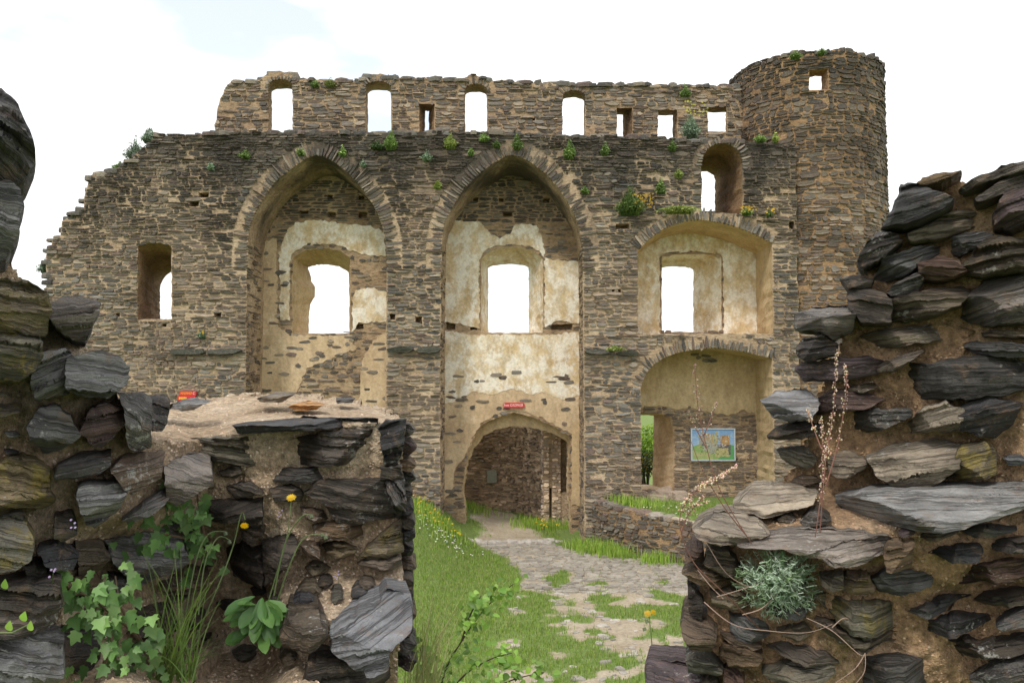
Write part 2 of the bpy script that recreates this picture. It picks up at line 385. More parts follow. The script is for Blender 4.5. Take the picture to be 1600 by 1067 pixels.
for nm, A, B, Y1 in (('n1', niche1, funnel(niche1, .16), YB), ('n2', niche2, funnel(niche2, .16), YB), ('n3u', niche3u, funnel(niche3u, .1), YB), ('n3l', niche3l, niche3l, YB), ('wl', win_left, win_left_r, YC), ('oR', oR, oR_r, YC)):
    a, b = dens2(A, B, .12, .016); frontholes.append(a); niche_rear[nm] = b
    mr = MB(); loft(mr, a, YA, b, Y1, 6, jit=.02)
    mr.build({'wl': 'window_reveal', 'oR': 'doorway_reveal'}.get(nm, 'niche_reveal'), M['plaster_plain'] if nm.startswith('n3') else M['mortar_dark'] if nm in ('wl', 'oR') else M['mortar'], castle)
def putlogs(mb, spots, Y, holes, deep=0.35):
    for x, y, w_, h_ in spots:
        a = dens1(pxs(rect(x - w_ / 2, x + w_ / 2, y - h_ / 2, y + h_ / 2), Y), .06, .012); cx = sum(p[0] for p in a) / len(a); cz = sum(p[1] for p in a) / len(a)
        b = [(cx + (p[0] - cx) * .8, cz + (p[1] - cz) * .8) for p in a]; holes.append(a)
        loft(mb, a, Y, b, Y + deep, 2); mb.add([(p[0], Y + deep, p[1]) for p in b], [tuple(range(len(b)))])
putlogs(mbA, [(184, 492, 7, 7), (303, 317, 15, 11), (257, 508, 7, 5), (318, 305, 16, 8), (613, 495, 9, 10), (654, 500, 11, 11), (973, 354, 22, 8), (958, 454, 5, 5), (968, 454, 5, 5), (1237, 352, 8, 12), (340, 492, 12, 8)], YA, frontholes)
wall_face(mbA, fo, frontholes, YA)
loft(mbA, fo, YA, [(p[0], p[1]) for p in fo], YC, 4, jit=.03)
mbA.build('arcade_masonry', M['mortar'], castle)

# windows and gate in the thin wall behind
W = []          # (front outline at YB, rear outline at YC, reveal material)
def win(front, rear, mat='plaster_plain'): W.append((pxs(front, YB), pxs(rear, YC), mat))
wr = [(482, 521), (483, 495), (485, 476), (492, 463), (493, 449), (487, 440), (484, 426), (481, 418), (495, 414), (512, 413), (530, 416), (545, 426), (546, 470), (546, 522)]
wf = [(457, 521), (457, 495), (456, 476), (456, 463), (456, 449), (456, 435), (457, 420), (458, 403), (478, 391), (508, 388), (532, 392), (547, 404), (547, 460), (547, 521)]
win(wf, wr)
win(arch(752, 848, 386, 410, 520), arch(763, 826, 413, 420, 521), 'plaster')
win(arch(1034, 1127, 397, 403, 519), arch(1028, 1083, 417, 422, 521), 'plaster')
for (f0, f1, ft, s0, s1, st, bot) in ((419, 457, 124, 425, 462, 139, 232), (571, 611, 127, 575, 612, 141, 232), (726, 761, 131, 727, 761, 144, 232), (879, 914, 141, 878, 912, 153, 236)):
    win(arch(f0, f1, ft, ft + 10, bot, 5), arch(s0, s1, st, st + 6, bot, 5), 'mortar_up')
for (f0, f1, ft, s0, s1, st, bot) in ((655, 679, 163, 664, 670, 174, 232), (964, 988, 169, 962, 973, 180, 236), (1028, 1058, 172, 1024, 1051, 181, 238), (1106, 1135, 166, 1100, 1134, 176, 206)):
    win(rect(f0, f1, ft, bot), rect(s0, s1, st, bot + 1), 'mortar_dark')
door_f = pxs([(985, 765), (985, 646), (1010, 644), (1030, 646), (1048, 652), (1053, 680), (1052, 766)], YB)
door_r = pxs([(975, 757), (975, 648), (995, 648), (1010, 648), (1021, 649), (1021, 690), (1019, 757)], YC)
W.append((door_f, door_r, 'plaster_brown'))
gz = -0.5
gf = pxs([(727, 800), (723, 765), (730, 711), (741, 682), (752, 664), (771, 654), (802, 644), (832, 652), (866, 667), (891, 683), (889, 702), (887, 765), (891, 795)], YB)
gi = pxs([(727, 800), (724, 765), (731, 722), (740, 702), (755, 681), (772, 672), (800, 665), (832, 668), (862, 676), (889, 692), (888, 705), (887, 765), (891, 795)], YB + .35)
gf = [(gf[0][0], gz)] + gf + [(gf[-1][0], gz)]; gi = [(gi[0][0], gz)] + gi + [(gi[-1][0], gz)]
YG = YB + .35
holesB, holesC = [], []
for A, B, mt in W:
    a, b = dens2(A, B, .1, .012); holesB.append(a); holesC.append(b)
    mr = MB(); loft(mr, a, YB, b, YC, 4, jit=.012); mr.build('window_reveal' if mt != 'plaster_brown' else 'doorway_reveal', M[mt], castle)
gfd, gid = dens2(gf, gi, .09, .02)
mg = MB(); loft(mg, gfd, YB, gfd, YG, 3, jit=.015); gsh = [(p[0] * 1.0, p[1]) for p in gid]
v_, f_ = cdt([(p[0], p[1]) for p in gfd], [[(p[0] + (.002 if p[0] < .2 else -.002), min(p[1], q[1] - .004) if p[1] > gz + .1 else p[1] + .05) for p, q in zip(gid, gfd)]])
mg.add([(p[0], YG, p[1]) for p in v_], f_)
loft(mg, [(p[0], p[1]) for p in gid], YG, gid, YC, 3, jit=.015)
mg.build('gate_reveal', M['plaster_plain'], castle); holesB.append(gfd); holesC.append(gid); 
up_out = pxs([(334, 232), (335, 196), (340, 170), (350, 141), (362, 128), (400, 128), (414, 117), (437, 111), (456, 118), (464, 124), (560, 127), (574, 119), (594, 115), (612, 122), (720, 125), (736, 119), (754, 121), (770, 126), (880, 131), (912, 133), (1000, 132), (1150, 135), (1185, 136), (1185, 232)], YB)
uo = dens1(up_out, .12, .03)
mbB = MB(); hB = list(holesB)
putlogs(mbB, [(834, 187, 5, 5), (951, 190, 5, 5), (516, 308, 8, 7), (565, 309, 9, 7), (518, 336, 13, 9), (567, 336, 14, 10), (475, 334, 14, 9), (743, 312, 8, 7), (783, 313, 8, 7), (854, 313, 11, 8), (793, 335, 15, 8), (704, 509, 15, 12), (740, 511, 11, 9), (878, 511, 34, 9), (561, 510, 14, 8), (738, 652, 20, 8)], YB, hB, .3)
def boxpoly(x0, x1, y0, y1, Y, zb=None):
    a = XZ(x0, y0, Y); b = XZ(x1, y1, Y); z1 = b[1] if zb is None else zb
    return [(a[0], z1), (a[0], a[1]), (b[0], a[1]), (b[0], z1)]
nb1 = boxpoly(396, 632, 246, 900, YB, gz - .08); nb2 = boxpoly(680, 920, 246, 900, YB, gz - .08); nb3 = boxpoly(974, 1200, 330, 900, YB, gz - .08)
for outer in (uo, nb1, nb2, nb3):
    xs = [p[0] for p in outer]; zs = [p[1] for p in outer]
    hs = [h for h in hB if min(xs) < h[0][0] < max(xs) and min(zs) < max(p[1] for p in h) < max(zs)]
    wall_face(mbB, outer, hs, YB)
loft(mbB, uo, YB, uo, YC, 3, jit=.03)
mbB.build('back_masonry', M['mortar_up'], castle)
lo = [p for p in front_out]; outC = [lo[0], lo[1]] + [p for p in lo[2:] if p[0] < up_out[0][0] - .05] + up_out[1:-1] + [(lo[-1][0], lo[-2][1]), lo[-1]]
mbC = MB(); wall_face(mbC, dens1(outC, .3, .02), holesC + [niche_rear['wl'], niche_rear['oR']], YC, True); mbC.build('outer_masonry', M['mortar_dark'], castle)

# plaster left on the niche walls
plaster_polys = []
def plaster(pts, mat, thick=0.022, jit=.03, label=None):
    p = pxs(pts, YB); p = dens1(p, .07, jit); plaster_polys.append(p)
    cx0, cx1 = min(q[0] for q in p), max(q[0] for q in p)
    mb = MB(); v, f = cdt(p, []); 
    cen = np.array([[sum(v[i][0] for i in t) / 3, sum(v[i][1] for i in t) / 3] for t in f]); ok = np.ones(len(f), bool)
    mb.add([(q[0], YB - thick, q[1]) for q in v], f); loft(mb, p, YB - thick, p, YB + .01, 1)
    mb.build('plaster', M[mat], castle)
plaster([(437, 500), (438, 440), (436, 395), (450, 360), (462, 348), (500, 344), (540, 350), (575, 352), (600, 362), (604, 402), (585, 400), (570, 398), (548, 392), (532, 384), (508, 380), (478, 384), (455, 396), (453, 420), (452, 500)], 'plaster')
plaster([(550, 520), (551, 470), (556, 455), (580, 450), (604, 455), (612, 502), (585, 503), (560, 505)], 'plaster')
plaster([(398, 640), (398, 400), (408, 380), (432, 372), (434, 510), (452, 524), (548, 524), (556, 545), (520, 560), (480, 575), (452, 640)], 'plaster_brown')
plaster([(560, 660), (566, 560), (590, 525), (616, 515), (616, 660)], 'plaster_brown')
plaster([(694, 502), (694, 350), (712, 344), (748, 346), (768, 366), (782, 372), (796, 366), (806, 350), (838, 352), (850, 382), (851, 404), (906, 410), (906, 505), (870, 502), (851, 512), (851, 404), (842, 392), (824, 384), (800, 382), (776, 384), (758, 391), (749, 404), (749, 514), (720, 506)], 'plaster')
plaster([(694, 632), (694, 516), (740, 523), (860, 523), (906, 518), (906, 618), (880, 624), (850, 612), (830, 616), (800, 606), (770, 616), (740, 612), (716, 626)], 'plaster')
plaster([(694, 780), (694, 646), (726, 640), (760, 646), (752, 662), (738, 684), (727, 712), (712, 730), (706, 768)], 'plaster_brown')
plaster([(694, 700), (694, 610), (906, 604), (906, 690), (893, 679), (866, 662), (832, 647), (802, 639), (771, 649), (752, 659), (740, 678), (729, 700)], 'plaster_brown', .012)
plaster([(893, 690), (894, 660), (908, 655), (908, 790), (893, 788)], 'plaster_plain')
plaster([(976, 522), (976, 352), (1198, 352), (1198, 522), (1131, 522), (1130, 402), (1120, 396), (1080, 393), (1040, 396), (1031, 400), (1031, 522)], 'plaster')
plaster([(976, 640), (976, 536), (1198, 536), (1198, 700), (1186, 690), (1180, 646), (1160, 640), (1140, 648), (1120, 646), (1080, 636), (1060, 640), (1030, 634), (1000, 636)], 'plaster_plain')

# stones of the arcade front
PA = lambda u, v, h: (u, YA - h, v)
PB = lambda u, v, h: (u, YB - h, v)
def off(c, Y, wpx):
    """points of an arch curve with outward normals, in wall metres"""
    q = pxs(c, Y); out = []
    for i in range(len(q)):
        a, b = q[max(0, i - 1)], q[min(len(q) - 1, i + 1)]; t = Vector((b[0] - a[0], b[1] - a[1])).normalized(); nrm = Vector((-t[1], t[0])); out.append((Vector(q[i]), t, nrm))
    return out
bands = []; vous = []; st_small = []
def ring(c, Y, Pf, width, pitch=(0.05, 0.115), dark=1.0, spread=.0):
    o = off(c, Y, 0); cum = [0]
    for i in range(1, len(o)): cum.append(cum[-1] + (o[i][0] - o[i - 1][0]).length)
    bands.append((Y, [tuple(p) for p, t, n in o] + [tuple(p + n * width * .93) for p, t, n in reversed(o)]))
    s = 0.02
    while s < cum[-1]:
        d = U(*pitch); i = max(1, next((k for k in range(len(cum)) if cum[k] >= s + d / 2), len(cum) - 1)); f = (s + d / 2 - cum[i - 1]) / max(1e-6, cum[i] - cum[i - 1])
        p = o[i - 1][0].lerp(o[i][0], f); t = o[i - 1][1].lerp(o[i][1], f).normalized(); n = Vector((-t[1], t[0])); L = width * U(.4, 1.12)
        cc = p + n * (L / 2 - .015); ang = math.atan2(n[1], n[0]) + rng.gauss(0, .07)
        g = stone_geom(Pf, cc[0], cc[1], L, d * U(.6, .95), ang, U(.01, .06), taper=.3); vous.append((g, slate_col(dark * U(.75, 1.3), .15), L * d)); s += d
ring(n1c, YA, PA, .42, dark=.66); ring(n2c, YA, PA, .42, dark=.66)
ring(n3u, YA, PA, .34, dark=.95); ring(n3l, YA, PA, .34, dark=.95)
ring(arch(1096, 1160, 224, 255, 262, 6), YA, PA, .26, (.06, .1))
for (f0, f1, ft) in ((419, 457, 124), (571, 611, 127), (726, 761, 131), (879, 914, 141)): ring(arch(f0, f1, ft, ft + 11, ft + 20, 6), YB, PB, .24, (.06, .1))
vous.sort(key=lambda s: -s[2])
for g, c, a in vous[300:]: st_small.append((g, c, a))
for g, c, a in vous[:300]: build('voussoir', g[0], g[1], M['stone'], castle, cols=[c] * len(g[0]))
def stain(u, v):
    s = noise.fractal(Vector((u * .9, v * .28, 3.1)), 1, 2, 4); g = (v - 6.6) / 3.6; k = 1 + .28 * noise.noise(Vector((u * .45, v * .6, 8)))
    return max(.2, min(1.3, k * (1.06 - max(0, g * .8 + s * .9))))
bandA = [b for Y, b in bands if Y == YA]; bandB = [b for Y, b in bands if Y == YB]
def insA(us, vs):
    k = pip(fo, us, vs)
    for h in frontholes + bandA: k &= ~pip(h, us, vs)
    return k
st = list(st_small)
x0, x1 = front_out[0][0] - .5, front_out[-1][0] + .05
lay(PA, x0, x1, 0.0, XZ(700, 206, YA)[1] + .03, insA, st, colf=lambda u, v: slate_col(stain(u, v), max(0, .25 + .8 * noise.noise(Vector((u * .3, v * .4, 2))))), dens=.96)
# upper storey and niche backs
def insUp(us, vs):
    k = pip(uo, us, vs)
    for h in hB + bandB: k &= ~pip(h, us, vs)
    return k
lay(PB, uo[0][0] - .4, 7.4, XZ(700, 226, YB)[1], XZ(700, 110, YB)[1], insUp, st, colf=lambda u, v: slate_col(1.05, .3), dens=.9)
def niche_fill(box, dens, dark, brown):
    xs = [p[0] for p in box]; zs = [p[1] for p in box]
    def ins(us, vs):
        k = pip(box, us, vs)
        for h in hB + plaster_polys: k &= ~pip(h, us, vs)
        return k
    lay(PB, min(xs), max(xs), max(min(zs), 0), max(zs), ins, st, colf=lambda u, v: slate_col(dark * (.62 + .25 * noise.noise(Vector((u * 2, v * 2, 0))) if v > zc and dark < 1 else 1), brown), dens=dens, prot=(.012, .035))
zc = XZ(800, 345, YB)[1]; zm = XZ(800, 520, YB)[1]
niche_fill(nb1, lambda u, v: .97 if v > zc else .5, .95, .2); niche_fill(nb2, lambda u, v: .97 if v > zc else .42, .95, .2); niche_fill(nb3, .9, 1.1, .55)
# stones scattered through the brown render of the first niche and over the gate
def sprinkle(px0, px1, py0, py1, n):
    for _ in range(n):
        u, v = XZ(U(px0, px1), U(py0, py1), YB)
        if any(pip(h, [u], [v])[0] for h in holesB): continue
        L, h = U(.12, .36), U(.05, .12); st.append((stone_geom(PB, u, v, L, h, U(-.1, .1), U(.03, .045)), slate_col(1, .2), L * h))
sprinkle(402, 450, 390, 640, 22); sprinkle(450, 555, 527, 575, 26); sprinkle(565, 612, 530, 650, 10); sprinkle(700, 900, 580, 668, 34); sprinkle(700, 725, 650, 780, 7); sprinkle(1085, 1130, 553, 566, 7)
# reveals of the niches: thin courses seen edge-on
for q, sgn in ((niche1, 1), (niche2, 1), (niche2, -1), (niche3u, -1), (niche3l, -1)):
    if q in (niche3u, niche3l): continue
    xe = q[0][0] if sgn > 0 else q[-1][0]
    Pr = (lambda xe, sgn: lambda u, v, h: (xe + sgn * h, u, v))(xe, sgn)
    lay(Pr, YA + .02, YB - .25, 0, XZ(0, 380, YA)[1], lambda us, vs: np.ones(len(us), bool), st, lr=(.2, .7), dens=.55, colf=lambda u, v: slate_col(.9, .5), prot=(.008, .03))
emit(st, castle, M['stone'])
# weathered string-course slabs on the piers
for x0_, x1_, y_ in ((268, 322, 550), (324, 380, 549), (604, 648, 546), (650, 690, 547), (914, 960, 549), (962, 998, 551)):
    a = XZ(x0_, y_, YA); b = XZ(x1_, y_, YA); g = stone_geom(PA, (a[0] + b[0]) / 2, a[1], b[0] - a[0], .17, U(-.01, .01), .15, taper=1); build('ledge_slab', g[0], g[1], M['stone'], castle, cols=[(.05, .05, .04)] * len(g[0]))
# flat slates along the wall head and the offset ledge
for pts, Y, dd in ((up_out[4:-2], YB, .9), (front_out[20:-2], YA, 1.4), (front_out[2:20], YA, 1.8)):
    for a, b in zip(pts, pts[1:]):
        L = math.hypot(b[0] - a[0], b[1] - a[1]); s = 0
        while s < L:
            l = U(.2, .55); t = min(1, (s + l / 2) / L); u = a[0] + (b[0] - a[0]) * t; z = a[1] + (b[1] - a[1]) * t
            g = stone_geom(lambda uu, vv, h, z=z, Y=Y: (uu, Y - .03 + vv, z - .02 + h), u, U(.12, .25), l, U(.3, .5), U(-.15, .15), U(.03, .09)); build('cap_slate', g[0], g[1], M['stone'], castle, cols=[slate_col(.7)] * len(g[0])); s += l

# ------------------------------------------------------------------ round tower
tower = empty('round_tower', (8.42, 24.05, 0), 'round slate tower with one square window at the right end of the castle wall', 'tower')
TX, TY, TR = 8.42, 24.05, 2.05
def PT(u, v, h):
    r = TR + h + .012 * max(0, 12 - v); a = u / TR; return (TX + r * math.sin(a), TY - r * math.cos(a), v)
def ttop(u):
    a = abs(u / TR); return 12.84 + .08 * noise.noise(Vector((u * 1.5, 0, 0))) if a < 1.9 else 9.9 + .5 * noise.noise(Vector((u, 3, 0)))
zt0, zt1 = XZ(1280, 142, 22.1)[1], XZ(1280, 110, 22.1)[1]
ua, ub = TR * math.asin((XZ(1264, 120, 22.1)[0] - TX) / TR), TR * math.asin((XZ(1291, 120, 22.1)[0] - TX) / TR)
thole = dens1([(ua, zt0), (ua, zt1), (ub, zt1), (ub, zt0)], .1, .015)
us_ = np.linspace(-1.88 * TR, 1.88 * TR, 60); ZJ, UJ = 10.45, -.62 * TR      # below the ledge the tower runs into the arcade wall
tout = [(u, ttop(u) + U(-.04, .04)) for u in us_] + [(u, -.6) for u in us_[::-1] if u > UJ] + [(UJ, -.6), (UJ, ZJ), (us_[0], ZJ)]
ext = [(u, z) for u in us_[1:-1:1] for z in np.arange(0, 12.6, .6) if not pip(thole, [u], [z])[0] and (u > UJ + .05 or z > ZJ + .1)]
v_, f_ = cdt(tout, [thole], ext)
mt_ = MB(); mt_.add([PT(p[0], p[1], 0) for p in v_], [t[::-1] for t in f_])
inr = lambda p, d: PT(p[0], p[1], -d)
v2 = [PT(p[0], p[1], -.55) for p in v_]; mt_.add(v2, f_)
for loop, fl in ((tout, 0), (thole, 1)):
    n = len(loop); mt_.add([PT(p[0], p[1], 0) for p in loop] + [PT(p[0], p[1], -.55) for p in loop], [(i, (i + 1) % n, n + (i + 1) % n, n + i) for i in range(n)])
ub_ = np.linspace(1.88 * TR, (2 * math.pi - 1.88) * TR, 30)
mt_.add([PT(u, z, d) for u in ub_ for z, d in ((-.6, 0), (9.9 + .4 * noise.noise(Vector((u, 3, 0))), 0), (9.9 + .4 * noise.noise(Vector((u, 3, 0))), -.55), (-.6, -.55))],
        [(i * 4 + k, i * 4 + k + 1, i * 4 + k + 5, i * 4 + k + 4) for i in range(29) for k in range(3)])
mt_.build('tower_masonry', M['mortar_dark'], tower)
st = []
def insT(us, vs):
    tp = np.array([ttop(u) for u in us]); k = (vs < tp + .03); k &= ~pip(thole, us, vs); return k & ((us > UJ - .05) | (vs > ZJ))
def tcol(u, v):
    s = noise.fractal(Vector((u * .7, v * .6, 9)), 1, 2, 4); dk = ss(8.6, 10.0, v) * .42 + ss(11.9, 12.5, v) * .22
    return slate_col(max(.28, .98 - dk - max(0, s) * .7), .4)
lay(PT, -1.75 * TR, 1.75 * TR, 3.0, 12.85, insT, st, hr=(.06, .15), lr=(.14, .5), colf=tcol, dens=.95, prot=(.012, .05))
emit(st, tower, M['stone'])
for k in range(34):
    u = -1.7 * TR + k * .21; g = stone_geom(lambda uu, vv, h: PT(uu, ttop(uu) - .02 + h, .02 - vv), u, .14, U(.18, .3), U(.25, .4), 0, U(.03, .1)); build('cap_slate', g[0], g[1], M['stone'], tower, cols=[slate_col(.55)] * len(g[0]))
g = stone_geom(PT, (ua + ub) / 2, zt1 + .06, .75, .11, 0, .05, taper=1); build('lintel', g[0], g[1], M['stone'], tower, cols=[slate_col(.5)] * len(g[0]))

# ------------------------------------------------------------------ plan walls: gate passage, jamb, low retaining wall
def plan_wall(parent, pts, thick, z0, ztop, mat, hr, lr, dark, brown, dens=.95, prot=(.015, .05), cop=None, core='masonry', vmin=0):
    P2 = [Vector(p) for p in pts]; cum = [0]
    for a, b in zip(P2, P2[1:]): cum.append(cum[-1] + (b - a).length)
    def at(u):
        u = min(max(u, 0), cum[-1] - 1e-6); i = max(k for k in range(len(cum) - 1) if cum[k] <= u); f = (u - cum[i]) / (cum[i + 1] - cum[i])
        def tan(k): return (P2[min(k + 1, len(P2) - 1)] - P2[max(k - 1, 0)]).normalized()
        t = tan(i).lerp(tan(i + 1), f).normalized(); return P2[i].lerp(P2[i + 1], f), Vector((t[1], -t[0]))
    def PW(u, v, h):
        p, n = at(u); q = p + n * h; return (q[0], q[1], v)
    m = max(8, int(cum[-1] / .15)); us = [cum[-1] * k / m for k in range(m + 1)]; tops = [ztop(u) + U(-.02, .02) for u in us]; vs = []
    nz_ = 5
    for u, tp in zip(us, tops):
        for k in range(nz_ + 1): vs.append(PW(u, z0 + (tp - z0) * k / nz_, U(-.012, .012)))
        vs.append(PW(u, tp, -thick)); vs.append(PW(u, z0, -thick))
    r = nz_ + 3; f = [(i * r + k, i * r + k + 1, (i + 1) * r + k + 1, (i + 1) * r + k) for i in range(m) for k in range(r - 1)]
    f += [tuple(range(r)), tuple(m * r + k for k in range(r))[::-1]]
    build(core, vs, [q[::-1] for q in f], mat, parent)
    st = []; lay(PW, 0, cum[-1], vmin, max(tops), lambda us_, vs_: vs_ < np.array([ztop(u) for u in us_]), st, hr=hr, lr=lr, dens=dens, colf=lambda u, v: slate_col(dark, brown), prot=prot)
    emit(st, parent, M['stone'])
    if cop:
        s = 0
        while s < cum[-1]:
            l = U(.25, .55); g = stone_geom(lambda uu, vv, h: PW(uu, ztop(min(uu, cum[-1])) - .01 + h, .04 - vv), s + l / 2, thick / 2, l * .96, thick * U(.9, 1.05), 0, U(.03, .06), taper=.1); build('coping_stone', g[0], g[1], M['stone'], parent, cols=[tuple(q * 1.5 for q in slate_col(1.1, .3))] * len(g[0])); s += l
    return PW, cum[-1]
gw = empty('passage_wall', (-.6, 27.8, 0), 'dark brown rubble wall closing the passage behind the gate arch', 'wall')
PG, LG = plan_wall(gw, [(-7, 28.6), (-2, 28.3), (-.6, 27.9), (.3, 27.1), (.8, 26.1), (1.0, 25.5)], .6, -.4, lambda u: 4.0 + .25 * noise.noise(Vector((u, 0, 5))), M['mortar'], (.04, .1), (.12, .4), 1.6, .85, dens=.8, prot=(.01, .07))  # stone and mortar colours raised to stand in for sky light the passage lacks
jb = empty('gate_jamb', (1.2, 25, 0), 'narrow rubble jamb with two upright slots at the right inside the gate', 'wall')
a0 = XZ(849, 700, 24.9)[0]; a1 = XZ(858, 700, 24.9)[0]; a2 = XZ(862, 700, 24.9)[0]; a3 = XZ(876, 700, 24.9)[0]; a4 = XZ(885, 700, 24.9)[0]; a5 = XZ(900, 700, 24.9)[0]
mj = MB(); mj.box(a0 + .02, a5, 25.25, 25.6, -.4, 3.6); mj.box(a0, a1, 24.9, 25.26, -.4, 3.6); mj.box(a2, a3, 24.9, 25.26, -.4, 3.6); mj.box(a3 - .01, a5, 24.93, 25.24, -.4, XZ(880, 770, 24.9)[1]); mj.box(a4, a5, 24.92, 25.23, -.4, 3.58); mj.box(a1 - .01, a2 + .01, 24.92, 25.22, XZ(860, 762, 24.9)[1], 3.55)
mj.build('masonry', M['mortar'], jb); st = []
PJ = lambda u, v, h: (u, 24.9 - h, v)
for xa, xb in ((a0, a1), (a2, a3), (a4, a5)): lay(PJ, xa, xb, 0, 3.6, lambda us, vs: np.ones(len(us), bool), st, hr=(.05, .12), lr=(.07, .2), dens=.9, colf=lambda u, v: slate_col(2.7, .5))  # jamb slates coloured extra light to make up for the shade in here
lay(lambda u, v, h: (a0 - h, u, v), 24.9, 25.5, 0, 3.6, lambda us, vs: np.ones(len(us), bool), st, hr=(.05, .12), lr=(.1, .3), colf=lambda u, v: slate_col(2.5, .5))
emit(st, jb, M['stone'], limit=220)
rw = empty('retaining_wall', (3.2, 20.5, 0), 'low curved rubble retaining wall with flat coping right of the path', 'wall')
RWP = catmull([(1.95, 22.25), (2.25, 21.7), (2.95, 20.75), (4.1, 19.45), (5.6, 18.5), (9.5, 17.6)], 5)
def rtop(u): return 1.12 - .055 * u if u < 4 else .9
plan_wall(rw, RWP, .42, -.3, rtop, M['mortar_dark'], (.06, .15), (.12, .4), .85, .15, cop=True)
# ------------------------------------------------------------------ ground
def lerp_tab(tab, x):
    if x <= tab[0][0]: return tab[0][1]
    for (a, p), (b, q) in zip(tab, tab[1:]):
        if x <= b: return p + (q - p) * (x - a) / (b - a)
    return tab[-1][1]
RWX = [(p[1], p[0]) for p in reversed(RWP)]          # retaining wall: x as a function of Y
def gh(x, y):
    z = 0.03 * noise.noise(Vector((x * .9, y * .9, 1))) + .015 * noise.noise(Vector((x * 3, y * 3, 2)))
    if y < 8.5: z += 2.5 * (1 - ss(3.6, 8.5, y))
    if 12 < y < 24:                                   # grass bank left of the gate path
        z += 1.05 * ss(14.5, 20.5, y) * ss(-.75, -2.6, x) if y < 23.4 else 0
    if y < 23.45 and 17.4 < y and x < 12:             # terrace behind the retaining wall
        xw = lerp_tab(RWX, y) + .22
        if y > 22.25: xw = 2.17
        if x > xw: z += (1.02 if y > 20.5 else .86 + .16 * ss(17.6, 20.5, y)) 
    if y > 23.4:
        z += .45 * ss(1, 4, x) * ss(31, 25, y) if x > 1.7 else 0
        z += .35 * ss(-.2, -1.8, x) * ss(29, 26, y)
    d = max(0, y - 31, abs(x) - 24, -22 - y)
    if d > 0: z -= 26 * ss(0, 70, d)
    R = math.hypot(x, y - 15)
    if R > 120: z += 25 * ss(130, 420, R) * (0.75 + .5 * noise.noise(Vector((x * .006, y * .006, 4)))) + 2.5 * noise.noise(Vector((x * .03, y * .03, 1)))
    return z
def grassy(x, y):
    """0 bare earth and cobbles .. 1 turf"""
    n = noise.fractal(Vector((x * 1.5, y * 1.2, 7)), .8, 2, 4) * .8
    if y > 23.0:
        c = lerp_tab([(23, .05), (25, -.35), (26.5, -.5), (28, -1.4)], y); return min(1, max(0, abs(x - c) / 1.3 - .1 + n * .3)) if y < 30 else 1
    if y < 8: return .8
    xl = lerp_tab([(8, -.7), (12, -.35), (15, .1), (18.3, .35), (20.2, -.05), (22, -.85)], y); xr = lerp_tab([(8, 5), (12, 4.2), (17, 5.2), (19, 4.4), (20.3, 2.5), (21, 1.9), (22, 1.1)], y)
    g = max(ss(.35, -.5, x - xl), ss(-.4, .25, x - xr))
    mid = lerp_tab([(8, .72), (16.4, .69), (17.8, .33), (20, .08), (22, 0)], y)
    if 16 < y < 20.3 and x > 1.2: mid *= .6
    # bare sandy tongue running through the worn turf
    tx = lerp_tab([(11, 2.1), (13, 2.15), (14.6, 1.9), (15.6, 1.5), (17, 1.0)], y); bare = .5 * ss(.45, .1, abs(x - tx)) if y < 16.8 else 0
    xw = lerp_tab(RWX, y) + .3
    if 17.4 < y and x > xw: return 1
    return min(1, max(0, max(g, mid - bare + n * (1 if mid > .2 else .5)) + n * .25))
def axis(lo, hi, step, far):
    a = list(np.arange(lo, hi, step)); s = step; v = a[-1]
    while v < far: s *= 1.25; v += s; a.append(v)
    s = step; v = a[0]
    while v > -far: s *= 1.25; v -= s; a.insert(0, v)
    return a
gx, gy = axis(-5.5, 7, .11, 900), axis(9.5, 30, .11, 900)
gv = []; gc = []
for y in gy:
    for x in gx:
        gv.append((x, y, gh(x, y))); g = grassy(x, y) if (-9 < x < 10 and 3 < y < 30) else 1; gc.append((g, g, g))
nx = len(gx)
gf_ = [(j * nx + i, j * nx + i + 1, (j + 1) * nx + i + 1, (j + 1) * nx + i) for j in range(len(gy) - 1) for i in range(nx - 1)]
ground = build('ground', gv, gf_, M['ground'], None, cols=gc, smooth=True); ground['kind'] = 'structure'
# cobbles and half-buried stones, parts of the ground
st = []
def PGr(x, y, h): return (x, y, gh(x, y) + h)
yy = 16.9
while yy < 22.3:
    rowh = U(.13, .24); x = -1.1
    while x < 5:
        L = U(.14, .34); cx = x + L / 2
        if grassy(cx, yy) < .5 and rng.random() < .93:
            g = stone_geom(PGr, cx, yy + rowh / 2 + U(-.03, .03), L * .95, rowh * .93, U(-.25, .25), U(.012, .04), taper=.1); b_ = U(.8, 1.25); st.append((g, (.29 * b_, .26 * b_, .22 * b_), L * rowh))
        x += L
    yy += rowh
for _ in range(430):
    x, y = U(-.6, 4.6), U(10.2, 17.2)
    if grassy(x, y) < .62:
        L = U(.06, .24); b_ = U(.7, 1.4); st.append((stone_geom(PGr, x, y, L, L * U(.5, .9), U(0, 3), U(.006, .026), taper=.1), (.34 * b_, .31 * b_, .27 * b_), L * L))
for k in range(26):                                   # worn threshold of the gate
    x = -.95 + k * .085; g = stone_geom(PGr, x, 22.05 + U(-.15, .15) + .3 * ss(.5, 1.3, x), U(.15, .4), U(.12, .25), U(-.3, .3), U(.03, .09), taper=.1); st.append((g, (.42, .38, .34), .08))
for k in range(22):                                   # worn sill blocks before the small doorway
    x, y = U(3.3, 4.6), U(22.5, 23.4); z0 = gh(x, y); g = stone_geom(lambda a, b, h, z0=z0: (a, b, z0 + h), x, y, U(.25, .6), U(.15, .3), U(-.2, .2), U(.05, .22), taper=.1); st.append((g, (.36, .28, .22), .1))
emit(st, ground, M['stone'], 'cobble', 'small_cobbles')
